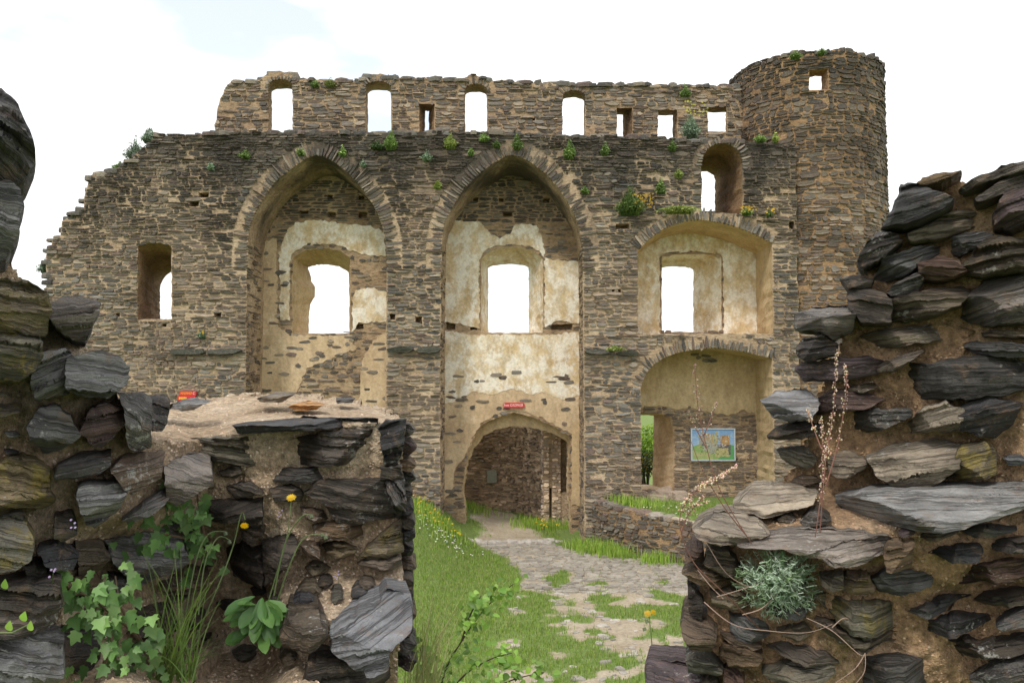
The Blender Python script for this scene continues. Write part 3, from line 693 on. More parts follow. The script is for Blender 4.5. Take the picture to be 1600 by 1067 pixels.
# turf
def blades(pts, hmin, hmax, width, cols, name, label, cat, spread=.35, mat='grass', parent=None):
    n = len(pts); p = np.array(pts); a = nrng.uniform(0, 2 * np.pi, n); hh = nrng.uniform(hmin, hmax, n); ln = nrng.uniform(0, spread, n) * hh; b = nrng.uniform(0, 2 * np.pi, n)
    sx, sy = np.cos(a) * width / 2, np.sin(a) * width / 2; lx, ly = np.cos(b) * ln, np.sin(b) * ln; V = np.zeros((n, 5, 3))
    V[:, 0] = p + np.stack([-sx, -sy, np.zeros(n) - .01], 1); V[:, 1] = p + np.stack([sx, sy, np.zeros(n) - .01], 1)
    V[:, 2] = p + np.stack([sx * .7 + lx * .4, sy * .7 + ly * .4, hh * .6], 1); V[:, 3] = p + np.stack([-sx * .7 + lx * .4, -sy * .7 + ly * .4, hh * .6], 1); V[:, 4] = p + np.stack([lx, ly, hh], 1)
    i0 = np.arange(n)[:, None] * 5; F_ = np.concatenate([i0 + np.array([[0, 1, 2]]), i0 + np.array([[0, 2, 3]]), i0 + np.array([[3, 2, 4]])])
    k = nrng.integers(0, len(cols), n); C = np.array(cols)[k] * nrng.uniform(.7, 1.3, (n, 1)); C = np.repeat(C, 5, 0)
    o = build(name, V.reshape(-1, 3), F_, M[mat], parent, cols=C)
    if label: tag(o, label, cat)
    o['kind'] = 'stuff'; return o
GREENS = [(.24, .4, .05), (.31, .46, .06), (.37, .46, .1), (.19, .32, .04), (.45, .47, .18)]
pts = []
while len(pts) < 122000:
    x, y = (U(-4.2, 6.5) if rng.random() < .78 else U(-9.5, 9)), 10 + 19 * rng.random() ** 1.1
    if 22.05 < y < 23.4 and (x < -1 or x > 1.3) and x < 3.2: continue
    if y > 23.4 and abs(x) > 3 and x < 3: continue
    if 23.3 < y < 24.5 and abs(x) > 1.2: continue
    if 17.4 < y < 22.2 and abs(x - lerp_tab(RWX, y) - .1) < .42: continue
    if y > 22.2 and x > 5.2: continue
    if y > 22.0 and x > 3.0 and (y > 22.15): continue
    g = grassy(x, y)
    if rng.random() < (g - .3) * 1.7: pts.append((x, y, gh(x, y)))
blades(pts, .025, .085, .012, GREENS, 'courtyard_grass', 'short worn green turf in the castle courtyard', 'grass')
pts = []
for cx, cy, n, r in ((-2.35, 20.9, 700, .5), (-2.0, 21.5, 500, .4), (2.05, 20.9, 380, .22), (2.5, 20.4, 260, .2), (1.75, 21.4, 260, .2), (3.3, 19.6, 260, .2), (-1.5, 26.5, 500, .5), (1.0, 24.3, 300, .3), (.55, 24.9, 300, .3), (2.6, 21.6, 500, .35), (3.2, 21.4, 300, .3)):
    for _ in range(n):
        x, y = rng.gauss(cx, r), rng.gauss(cy, r)
        if 21.97 < y < 23.45 and not (-.9 < x < 1.2): continue
        pts.append((x, y, gh(x, y)))
blades(pts, .12, .34, .02, GREENS[:4], 'long_grass', 'longer lush grass along the foot of the walls', 'grass')
def dots(spots, r, colr, name, label, cat, zoff):
    mb = MB()
    for x, y in spots:
        z = gh(x, y) + U(*zoff); a = U(0, 6); q = [(x + r * math.cos(a + k * math.pi / 3), y + r * .8 * math.sin(a + k * math.pi / 3), z + r * .5 * math.sin(k * 2 + a)) for k in range(6)]
        mb.add([(x, y, z + r * .3)] + q, [(0, 1 + k, 1 + (k + 1) % 6) for k in range(6)], tuple(c * U(.8, 1.2) for c in colr)); 
        b = len(mb.v); mb.add([(x - .004, y, gh(x, y) - .01), (x + .004, y, gh(x, y) - .01), (x, y, z)], [(0, 1, 2)], (.07, .14, .03))
    o = mb.build(name, M['grass']); tag(o, label, cat, kind='stuff')
dots([(rng.gauss(-1.65, .35), rng.gauss(20.3, .5)) for _ in range(90)] + [(U(3, 4.6), U(19.9, 21.6)) for _ in range(30)], .022, (.75, .75, .7), 'daisies', 'tiny white daisies sprinkled over the turf', 'flowers', (.06, .1))
dots([(rng.gauss(-2.1, .35), rng.gauss(21.1, .5)) for _ in range(42)] + [(rng.gauss(-1.5, .2), rng.gauss(20.9, .4)) for _ in range(16)] + [(rng.gauss(.95, .15), rng.gauss(24, .3)) for _ in range(22)], .035, (.75, .52, .02), 'buttercups', 'yellow buttercups at the foot of the left pier', 'flowers', (.12, .32))

# ------------------------------------------------------------------ outside the doorway: shrub, stone post, far hill is the ground itself
def leafball(mb, c, r, n, size, cols, flat=1.0):
    for _ in range(n):
        d = Vector((rng.gauss(0, 1), rng.gauss(0, 1), rng.gauss(0, 1))).normalized(); k = r * rng.random() ** .45
        p = Vector(c) + Vector((d[0] * k, d[1] * k, d[2] * k * flat)); a = Vector((U(-1, 1), U(-1, 1), U(-.6, 1))).normalized(); b = a.orthogonal().normalized(); q = a.cross(b); s = size * U(.6, 1.3)
        mb.add([tuple(p - b * s), tuple(p + q * s * .5), tuple(p + b * s), tuple(p - q * s * .5)], [(0, 1, 2, 3)], (lambda w_: tuple(x * w_ for x in rng.choice(cols)))(U(.7, 1.3)))
def shrub(name, loc, label, cat, balls, size, cols, stem_h):
    e = empty(name, loc, label, cat); mb = MB()
    for c, r, n in balls: leafball(mb, c, r, n, size, cols, .85)
    mb.build('crown', M['leaf'], e); ms = MB()
    for k in range(4): ms.tube([(loc[0] + U(-.1, .1), loc[1], loc[2] - .1), (loc[0] + U(-.3, .3), loc[1] + U(-.2, .2), loc[2] + stem_h)], .07, .03, 6, (.09, .065, .045))
    ms.build('trunk', M['dry'], e); return e
x, y = 5.4, 32.0; z = gh(x, y); sh = XZ(1010, 690, y)[1]
shrub('lime_green_tree', (x, y, z), 'bright lime green leafy tree seen through the small doorway', 'tree', [((x - .2, y, sh - .1), .9, 1500), ((x - .9, y + .3, sh - .3), .8, 900), ((x + .6, y + .2, sh - .2), .8, 900)], .07, [(.22, .36, .03), (.3, .44, .05), (.14, .26, .03)], sh - z)
x, y = 4.6, 29.3; z = gh(x, y); sh = XZ(1010, 708, y)[1]
shrub('broom_bush', (x, y, z), 'dark bush with yellow blossom seen through the small doorway', 'bush', [((x, y, sh - .35), .55, 900), ((x - .5, y, sh - .4), .5, 600)], .05, [(.05, .09, .02), (.06, .1, .03), (.5, .36, .03), (.04, .06, .02)], max(.3, sh - z - .4))
# ------------------------------------------------------------------ foreground walls
def smoothD(tab, x): return lerp_tab(tab, x)
def D_left(px, py):
    d = lerp_tab([(-400, 1.5), (0, 1.72), (100, 1.84), (200, 2.02), (262, 2.2), (330, 2.46), (640, 2.52), (800, 2.52)], px)
    d += .14 * ss(90, 170, px) * ss(440, 380, px) * ss(800, 860, py) * ss(1050, 1010, py)          # planted hollow
    d -= .30 * ss(885, 970, py) * ss(400, 470, px)                                                # sandy shelf of the low wall
    d -= .38 * ss(1030, 1100, py) * ss(110, 180, px) * ss(560, 480, px)                           # earth at the foot
    return d
YT = [(200, 694), (240, 690), (300, 688), (364, 674), (480, 662), (593, 658), (650, 664)]
YK = [(200, 640), (240, 632), (300, 622), (400, 616), (480, 617), (560, 628), (650, 652)]
def D_low(px, py):
    d = D_left(max(px, 236), py) + .06 * ss(335, 300, px)
    yt, yk = lerp_tab(YT, px), lerp_tab(YK, px)
    if py < yt: d += 1.0 * min(1.1, (yt - py) / (yt - yk))                                        # top of the wall running back
    return d
def D_right(px, py):
    d = 2.28 - .27 * (px - 1250) / 350 if px > 1000 else 2.4
    d -= .24 * ss(755, 840, py) * ss(1640, 1250, px) + .08 * ss(755, 840, py)
    d += .07 * ss(880, 930, py) * ss(1300, 1400, px)
    return d
def relief(name, poly, D, mat, parent, step, thick, seed, side=0.0, fine=.008, coarse=.03, box=None):
    xs0, xs1, ys0, ys1 = box; 
    def ax(a, b, lo, hi):
        o = []; v = a
        while v < b: o.append(v); v += step if lo <= v <= hi else step * 6
        return o
    X = ax(xs0, xs1, -20, 1620); Yp = ax(ys0, ys1, 0, 1090); idx = {}; vs = []; fs = []
    GX, GY = np.meshgrid(X, Yp); ins = pip(poly, GX.ravel(), GY.ravel()).reshape(GX.shape)
    def vert(j, i):
        if (j, i) in idx: return idx[(j, i)]
        sx = (X[min(i + 1, len(X) - 1)] - X[i]) * .3; px, py = X[i] + U(-sx, sx) * .8, Yp[j] + U(-sx, sx) * .8; d = D(px, py); p = Vector(P(px, py, d))
        nz_ = coarse * noise.fractal(p * 7 + Vector((seed, 0, 0)), .9, 2.1, 4) + fine * noise.noise(p * 60) + fine * .8 * noise.noise(p * 130)
        vs.append((p.x, p.y + nz_, p.z + .3 * nz_)); idx[(j, i)] = len(vs) - 1; return idx[(j, i)]
    for j in range(len(Yp) - 1):
        for i in range(len(X) - 1):
            if ins[j, i] and ins[j + 1, i] and ins[j, i + 1] and ins[j + 1, i + 1]: fs.append((vert(j, i), vert(j + 1, i), vert(j + 1, i + 1), vert(j, i + 1)))
    cnt = {}
    for f in fs:
        for a, b in zip(f, f[1:] + f[:1]): cnt[(min(a, b), max(a, b))] = cnt.get((min(a, b), max(a, b)), 0) + (1 if a < b else -1) * 1
    ec = {}
    for f in fs:
        for a, b in zip(f, f[1:] + f[:1]): k = (min(a, b), max(a, b)); ec.setdefault(k, []).append((a, b))
    bd = [e[0] for e in ec.values() if len(e) == 1]; front_n = len(vs); lay_ = {}
    for s in range(1, 6):
        t = s / 5
        for a in {q for e in bd for q in e}:
            p = vs[a]; lay_[(a, s)] = len(vs); vs.append((p[0] + side * t + U(-.012, .012), p[1] + thick * t, p[2] + U(-.012, .012)))
    for a, b in bd:
        for s in range(5):
            A0 = a if s == 0 else lay_[(a, s)]; B0 = b if s == 0 else lay_[(b, s)]; fs.append((B0, A0, lay_[(a, s + 1)], lay_[(b, s + 1)]))
    o = build(name, vs, fs, mat, parent, smooth=True, sharp=60)
    return o, vs[:front_n], [f for f in fs if max(f) < front_n]
ROCKC = {'d': (.045, .042, .041), 'b': (.11, .085, .062), 'g': (.16, .152, .142), 'p': (.088, .062, .058), 'w': (.26, .245, .225), 'o': (.13, .113, .08), 'y': (.45, .26, .11), 'm': (.085, .077, .068), 'l': (.19, .175, .158)}
placed = []
def rock(parent, D, key, prot, pts, top=0, lich=0.0, name='stone', tilt=None, rough=.05, n=60, base=None):
    if isinstance(pts, str): pts = [tuple(float(c) for c in q.split(',')) for q in pts.split()]
    prot *= .01
    mx_, my_ = sum(p[0] for p in pts) / len(pts), sum(p[1] for p in pts) / len(pts)
    if base is None and n > 40: pts = [(mx_ + (p[0] - mx_) * 1.05, my_ + (p[1] - my_) * 1.08) for p in pts]
    cx = sum(p[0] for p in pts) / len(pts); cy = sum(p[1] for p in pts) / len(pts); placed.append((min(p[0] for p in pts), max(p[0] for p in pts), min(p[1] for p in pts), max(p[1] for p in pts)))
    d0 = D(cx, cy) if base is None else base; gxd = (D(cx + 30, cy) - D(cx - 30, cy)) / 60 if base is None else 0
    gxd = max(-.0022, min(.0022, gxd))
    W_ = [Vector(P(px, py, d0 + gxd * (px - cx) - prot * .55)) for px, py in pts]; C = sum(W_, Vector()) / len(W_)
    per = [(W_[(i + 1) % len(W_)] - W_[i]).length for i in range(len(W_))]; tot = sum(per); size = math.sqrt(max(1e-5, (max(v.x for v in W_) - min(v.x for v in W_)) * (max(v.z for v in W_) - min(v.z for v in W_))))
    out = []; sd_ = U(0, 90)
    for k in range(n):
        s = tot * k / n; i = 0
        while s > per[i] and i < len(per) - 1: s -= per[i]; i += 1
        q = W_[i].lerp(W_[(i + 1) % len(W_)], s / per[i]); r = (q - C); q = q + r.normalized() * size * (.03 + .035 * noise.noise(q * (6 / size) * .35 + Vector((sd_, 0, 0))) + .05 * noise.noise(q * (26 / size) * .35 + Vector((0, sd_, 0)))); out.append(q)
    # broken facets: the face is the lower envelope of a few random planes
    zmax = max(v.z for v in W_); zmin = min(v.z for v in W_); hgt = zmax - zmin; wid = max(v.x for v in W_) - min(v.x for v in W_)
    pl = [(prot * U(.9, 1.05), U(-.45, .45), U(-.6, .35))]; lth = U(.010, .026); lamp = U(.006, .02); lhash = [U(-1, 1) for _ in range(64)]
    for _ in range(rng.randint(3, 5)):
        a = U(0, 6.28); sl_ = U(.6, 2.2); pl.append((prot * U(.95, 1.1) + size * .16 * sl_, math.cos(a) * sl_, math.sin(a) * sl_))
    bed = math.atan2(pts[len(pts) // 2][1] - pts[0][1], pts[len(pts) // 2][0] - pts[0][0]) if tilt is None else tilt
    lx = max(W_, key=lambda v: v.x) - min(W_, key=lambda v: v.x); bed = math.atan2(lx.z, lx.x) * .8 + U(-.06, .06) if tilt is None else tilt
    cb, sb = math.cos(bed), math.sin(bed)
    def hf(q):
        dx, dz = q.x - C.x, q.z - C.z
        h = min(a + bx * dx + bz * dz for a, bx, bz in pl)
        if top: h = min(h, (zmax - .02 * hgt - q.z) * (prot * 1.15 / (hgt * top)))
        s_, t_ = dx * cb + dz * sb, -dx * sb + dz * cb
        lam = noise.noise(Vector((s_ * 5 + sd_, t_ * 42, sd_))); lam2 = noise.noise(Vector((s_ * 14, t_ * 120 + sd_, sd_)))
        ly = math.floor(t_ / lth + .9 * noise.noise(Vector((s_ * 7 + sd_, t_ * 9, 2))) + 500); st_ = lhash[ly % 64]
        h += lamp * st_ + .004 * lam + .004 * lam2 + size * rough * noise.fractal(Vector((q.x * 11 + sd_, q.z * 11, sd_)), 1, 2, 4)
        return max(h, -.02), s_, t_
    rings = [(.90, None), (1.0, .1), (1.005, .5), (.985, .86), (.955, 1), (.90, 1), (.84, 1), (.78, 1), (.71, 1), (.64, 1), (.57, 1), (.5, 1), (.42, 1), (.34, 1), (.25, 1), (.16, 1), (.07, 1)]
    hd = Vector((C.x, C.y, 0)).normalized(); hx, hy = hd.x, hd.y
    vs, uv = [], []
    for s, k in rings:
        for q0 in out:
            q = C + (q0 - C) * s; h, s_, t_ = hf(q); y = q.y + prot * .55
            if k is None: vs.append((q.x + hx * (.1 + .85 * prot), q.y + hy * (.10 + .85 * prot), q.z)); uv.append((s_, t_ + .1)); continue
            hh = h * k; jx = .004 * noise.noise(q * 50)
            vs.append((q.x + jx - hx * (hh - prot * .55), y - .55 * prot - hy * (hh - prot * .55), q.z + jx)); uv.append((s_, t_ + (.25 * hh if k < 1 else 0)))
    h, s_, t_ = hf(C); vs.append((C.x - hx * (h - prot * .55), C.y - hy * (h - prot * .55), C.z)); uv.append((s_, t_))
    fs = [(r * n + i, r * n + (i + 1) % n, (r + 1) * n + (i + 1) % n, (r + 1) * n + i) for r in range(len(rings) - 1) for i in range(n)]
    l0 = (len(rings) - 1) * n; fs += [(l0 + i, l0 + (i + 1) % n, len(vs) - 1) for i in range(n)]
    area = sum(out[i].x * out[(i + 1) % n].z - out[(i + 1) % n].x * out[i].z for i in range(n))
    if area < 0: fs = [f[::-1] for f in fs]
    # outward is -Y
    c = ROCKC[key]; k_ = U(.8, 1.3); tn = rng.choice(((1.14, 1, .82), (.94, 1, 1.12), (.97, 1, 1.05), (1.06, .98, .92))); c = tuple(q * w_ for q, w_ in zip(c, tn)); o = build(name, vs, fs, M['rock'], parent, cols=[tuple(q * k_ for q in c)] * len(vs), uvs=uv, smooth=True, sharp=22)
    if lich:
        a = o.data.attributes.new('Lich', 'FLOAT', 'POINT'); a.data.foreach_set('value', np.full(len(vs), lich))
    return o
RIGHT_OUT = [(1950, 190), (1700, 235), (1600, 262), (1530, 288), (1475, 278), (1440, 296), (1416, 308), (1400, 338), (1378, 372), (1360, 410), (1345, 440), (1345, 470), (1330, 500), (1312, 528), (1300, 558), (1290, 590), (1278, 615), (1266, 640), (1260, 665), (1252, 692), (1248, 705), (1240, 730), (1222, 748), (1205, 770), (1165, 788), (1135, 818), (1106, 834), (1104, 852), (1100, 880), (1092, 902), (1094, 930), (1104, 960), (1100, 985), (1100, 1010), (1095, 1040), (1090, 1067), (1086, 1200), (1080, 1800), (1950, 1800)]
LEFT_OUT = [(-400, 120), (-60, 165), (8, 170), (34, 215), (38, 262), (20, 285), (18, 300), (22, 335), (14, 385), (30, 415), (48, 440), (75, 460), (120, 480), (130, 525), (150, 560), (180, 570), (186, 600), (190, 620), (238, 626), (244, 650), (236, 690), (258, 712), (320, 724), (326, 756), (300, 790), (320, 830), (330, 860), (340, 900), (345, 960), (350, 1800), (-400, 1800)]
LOW_OUT = [(215, 645), (260, 632), (300, 623), (400, 617), (480, 618), (560, 628), (618, 646), (632, 662), (630, 720), (632, 760), (630, 810), (628, 850), (630, 885), (632, 930), (634, 960), (632, 985), (626, 1010), (622, 1045), (625, 1100), (640, 1800), (290, 1800), (290, 850), (270, 800), (250, 760), (225, 700)]
wr_ = empty('slate_wall_fragment', (1.0, 2.2, 2.5), 'big broken slate wall rising out of frame on the right, nearest the camera', 'wall')
wl_ = empty('boulder_wall_fragment', (-1.0, 1.9, 2.5), 'rough broken wall of rounded boulders at the left picture edge', 'wall')
wm_ = empty('low_parapet_wall', (-.6, 2.6, 2.5), 'low broken parapet wall topped with pale crumbling lime, left of the gap', 'wall')
rel = {}
rel['r'] = relief('mortar_core', RIGHT_OUT, D_right, M['rubble_r'], wr_, 5, .6, 3, side=.5, box=(1040, 1960, 180, 1810))
rel['l'] = relief('mortar_core', LEFT_OUT, D_left, M['rubble_l'], wl_, 5, .5, 8, side=-.5, box=(-400, 400, 120, 1810))
rel['m'] = relief('mortar_core', LOW_OUT, D_low, M['rubble_l'], wm_, 5, .5, 5, side=-.1, box=(200, 660, 600, 1810))
R_ = lambda *a, **k: rock(wr_, D_right, *a, **k)
Lf = lambda *a, **k: rock(wl_, D_left, *a, rough=.13, **k)
Lm = lambda *a, **k: rock(wm_, D_low, *a, **k)
for a in [
 ('m', 14, '1409,289 1440,294 1486,317 1472,330 1417,350 1380,357 1400,325'), ('b', 10, '1435,290 1450,270 1470,267 1500,272 1477,287 1450,294', .5), ('m', 11, '1500,294 1525,281 1567,269 1600,251 1640,235 1640,262 1600,272 1562,282 1532,291 1510,299', .5),
 ('m', 9, '1527,317 1550,300 1600,272 1640,262 1640,290 1600,296 1570,307 1545,317 1530,322'), ('p', 14, '1554,336 1575,301 1600,297 1630,300 1630,345 1600,349 1580,357 1555,355'), ('g', 5, '1420,362 1450,347 1490,332 1530,327 1532,342 1512,357 1475,372 1425,380'),
 ('d', 13, '1345,400 1370,365 1400,370 1407,380 1380,402 1352,419 1340,412'), ('m', 8, '1487,390 1491,372 1522,362 1550,370 1545,380 1520,390 1500,397'), ('m', 11, '1504,419 1525,395 1552,374 1600,377 1640,380 1640,420 1600,424 1562,425 1537,432 1512,427'),
 ('g', 8, '1367,430 1385,405 1437,387 1475,382 1465,395 1435,415 1410,430 1375,437'), ('p', 10, '1435,415 1465,402 1495,412 1510,425 1487,435 1442,437'), ('m', 9, '1385,460 1400,445 1432,430 1440,440 1435,457 1410,465'), ('d', 12, '1325,465 1330,447 1360,452 1385,462 1392,480 1392,505 1350,505 1330,485'),
 ('d', 9, '1314,436 1335,432 1365,437 1360,450 1327,452'), ('m', 10, '1387,470 1450,455 1500,447 1516,457 1497,477 1450,495 1395,500'), ('g', 11, '1507,490 1522,455 1550,437 1600,430 1650,432 1650,500 1600,502 1550,505 1522,502'), ('g', 15, '1244,490 1275,479 1325,474 1335,487 1330,515 1300,530 1292,522 1245,512', .45),
 ('d', 13, '1246,542 1257,530 1282,527 1307,540 1305,552 1262,564 1250,555'), ('g', 6, '1337,540 1350,522 1395,512 1475,507 1520,517 1507,525 1425,537 1345,545', .5), ('p', 9, '1245,575 1257,567 1350,557 1375,565 1372,582 1340,590 1260,595'), ('b', 9, '1366,576 1385,565 1440,547 1442,551 1420,565 1397,579 1372,579'),
 ('m', 11, '1399,587 1415,567 1465,570 1525,560 1600,560 1650,562 1650,602 1600,607 1550,615 1487,622 1437,622 1417,610'), ('m', 8, '1507,537 1527,534 1600,540 1640,543 1640,558 1600,557 1562,555 1522,550'), ('m', 6, '1535,519 1562,515 1600,520 1640,522 1640,530 1600,528 1540,526'),
 ('l', 15, '1191,627 1215,615 1255,611 1280,630 1265,652 1235,657 1212,650', .5), ('p', 8, '1270,627 1300,612 1340,610 1380,625 1350,637 1320,640 1282,647'), ('b', 6, '1322,604 1362,597 1372,605 1350,612 1327,610'), ('d', 12, '1202,680 1215,670 1250,660 1280,665 1277,680 1235,685 1205,685', .5), ('m', 7, '1315,652 1350,642 1420,640 1422,650 1395,662 1355,676 1330,665'),
 ('g', 8, '1407,676 1440,642 1475,630 1505,640 1497,670 1462,672'), ('d', 10, '1497,660 1507,635 1537,620 1594,632 1582,660 1557,680 1500,671'), ('o', 8, '1215,706 1262,701 1275,720 1265,730 1232,725'), ('l', 11, '1292,720 1325,706 1355,720 1350,730 1320,745 1300,737', .5), ('w', 14, '1356,717 1400,700 1460,690 1500,700 1495,732 1455,752 1440,766 1400,758 1375,742', .5),
 ('o', 10, '1500,700 1537,692 1560,712 1555,740 1512,748 1480,742', 0, .9), ('w', 20, '1150,787 1175,769 1240,769 1277,777 1265,787 1215,795 1155,797', .75), ('w', 16, '1087,825 1120,809 1155,812 1190,825 1200,832 1160,842 1122,840 1090,832', .7), ('w', 24, '1310,785 1360,775 1470,774 1600,766 1680,762 1680,790 1600,797 1500,811 1400,822 1328,824 1316,802', .72),
 ('l', 15, '1160,850 1230,838 1322,840 1390,850 1387,872 1340,880 1260,862 1225,852', .6), ('b', 12, '1380,865 1390,850 1425,852 1425,885 1385,885'), ('m', 9, '1102,875 1107,855 1137,860 1160,895 1150,898 1102,885'), ('p', 7, '1072,867 1082,855 1097,857 1100,875 1080,875'), ('b', 8, '1067,897 1085,890 1127,895 1165,912 1160,917 1110,912 1080,907'), ('d', 8, '1075,917 1081,917 1097,940 1097,965 1081,960 1075,945'),
 ('b', 9, '1315,912 1322,897 1352,897 1367,920 1355,927 1317,920', 0, .4), ('b', 9, '1282,900 1315,895 1317,915 1300,917 1285,910', 0, .5), ('m', 8, '1365,905 1390,890 1455,897 1455,915 1400,927 1370,924'), ('m', 5, '1437,840 1447,834 1500,830 1495,835 1450,844'), ('m', 6, '1505,832 1527,825 1585,825 1587,829 1527,839'), ('d', 7, '1452,869 1470,859 1525,852 1535,860 1527,872 1475,872'), ('d', 7, '1544,847 1600,845 1640,846 1640,858 1600,859 1555,861'),
 ('p', 6, '1487,896 1522,886 1577,877 1600,876 1650,874 1650,896 1600,899 1582,902 1502,915 1492,910'), ('d', 6, '1442,942 1470,935 1517,935 1490,944 1452,947'), ('m', 6, '1415,957 1445,947 1490,947 1482,960 1425,961'), ('d', 8, '1526,942 1542,930 1597,925 1640,926 1640,936 1575,944 1537,947'), ('d', 8, '1427,982 1450,975 1495,966 1542,967 1552,974 1520,982 1450,992'), ('m', 7, '1561,970 1580,957 1600,952 1640,948 1640,975 1570,975'),
 ('d', 8, '1455,1014 1482,1005 1512,1000 1532,1007 1600,992 1650,985 1650,1005 1600,1012 1550,1022 1505,1030 1475,1025'), ('o', 11, '1275,947 1295,940 1330,947 1387,952 1407,975 1392,992 1350,990 1305,970', 0, .7), ('m', 8, '1275,980 1305,980 1350,995 1420,995 1405,1007 1350,1010 1300,997'), ('b', 9, '1200,1015 1232,1011 1287,1025 1310,1045 1282,1040 1225,1022', .5), ('o', 10, '1195,1050 1250,1037 1300,1043 1305,1058 1280,1064 1205,1064', .5), ('m', 9, '1307,1045 1362,1040 1425,1035 1482,1047 1475,1072 1425,1085 1307,1085'), ('m', 9, '1520,1060 1562,1037 1600,1032 1650,1035 1650,1080 1540,1085'),
 ('b', 15, '1065,976 1070,967 1088,967 1119,985 1110,1007 1081,1003', .5), ('g', 8, '1140,962 1151,964 1196,978 1200,994 1182,1001 1155,996 1142,983'), ('b', 7, '1124,987 1149,992 1187,1008 1171,1011 1137,996'), ('b', 10, '1126,1019 1135,1007 1160,1012 1189,1023 1182,1032 1158,1041 1142,1032'), ('o', 10, '1074,1023 1088,1019 1115,1030 1128,1041 1119,1052 1077,1043'), ('p', 9, '1131,1044 1146,1043 1162,1059 1160,1080 1135,1080'), ('b', 8, '1090,1062 1120,1058 1126,1085 1092,1085'),
 ('b', 6, '1180,905 1230,900 1275,912 1270,925 1220,925 1185,918'), ('m', 7, '1190,945 1240,938 1268,950 1255,962 1205,960'), ('o', 7, '1110,925 1140,920 1170,935 1150,948 1115,942'), ('m', 6, '1215,985 1255,978 1270,992 1240,1000'),
]: R_(a[0], a[1], a[2], top=a[3] if len(a) > 3 else 0, lich=a[4] if len(a) > 4 else 0)
for a in [
 ('m', 26, '-90,130 -30,148 0,154 13,167 25,180 32,205 44,228 50,249 46,266 34,277 17,285 -30,292 -90,290'), ('g', 22, '-90,296 13,298 23,315 30,340 25,361 19,386 8,407 -30,420 -90,420'), ('o', 22, '-90,447 34,447 67,462 74,483 70,521 51,528 17,523 -90,523', 0, .4), ('m', 20, '72,483 97,466 122,466 156,475 148,500 131,534 110,530 84,509'), ('o', 20, '-90,527 21,521 59,530 63,555 51,580 25,591 -90,592', 0, 1.0),
 ('g', 16, '62,556 97,547 110,555 106,612 60,622 48,600'), ('g', 21, '107,562 160,551 185,560 198,576 195,600 165,620 125,615 105,605'), ('m', 15, '45,665 60,642 85,634 105,652 125,680 100,697 67,706 50,687'), ('p', 14, '125,677 140,642 160,631 195,640 195,660 180,677 160,695 140,690'), ('m', 17, '185,617 220,617 235,622 236,695 215,702 200,695 195,642'), ('d', 15, '228,620 260,620 265,632 260,660 252,671 238,670 231,647'),
 ('m', 13, '87,745 92,727 125,712 172,707 171,725 155,737 112,746', .4), ('b', 16, '175,732 195,715 255,712 250,742 207,765 195,757', .35), ('w', 15, '121,775 125,760 192,755 195,767 185,795 150,822 132,810'), ('l', 11, '192,810 220,790 265,762 267,774 232,805 200,815', .6), ('l', 19, '258,732 300,716 327,720 331,755 310,762 275,787 263,772', .45), ('o', 12, '-60,740 37,715 77,735 75,760 82,785 50,800 -60,812', 0, .9), ('b', 9, '-60,630 32,632 27,645 -60,660', 0, .6),
 ('g', 14, '165,850 225,832 260,810 295,867 280,887 240,900 220,910 185,882'), ('b', 11, '245,907 287,892 325,897 320,915 262,925', .5), ('m', 15, '-50,925 15,915 90,905 95,940 87,970 50,985 -50,990'), ('g', 15, '-50,1003 30,992 95,1000 95,1040 75,1075 -50,1090'), ('d', 12, '97,985 147,985 155,1025 140,1045 97,1040'), ('m', 11, '120,845 160,850 170,872 150,897 125,895'), ('o', 13, '-50,812 35,805 50,837 45,865 15,880 -50,884', 0, .8), ('d', 10, '60,860 85,850 122,865 115,882 82,885'), ('d', 9, '38,882 70,877 72,895 45,905'),
 ('d', 11, '265,812 310,815 312,847 280,845'), ('b', 10, '103,908 150,900 156,920 120,924'), ('m', 9, '170,900 200,905 205,930 178,940 160,925'), ('d', 9, '205,960 260,950 280,985 240,1000 210,990'), ('m', 9, '85,808 112,800 122,830 100,842 86,835')
]: Lf(a[0], a[1], a[2], top=a[3] if len(a) > 3 else 0, lich=a[4] if len(a) > 4 else 0)
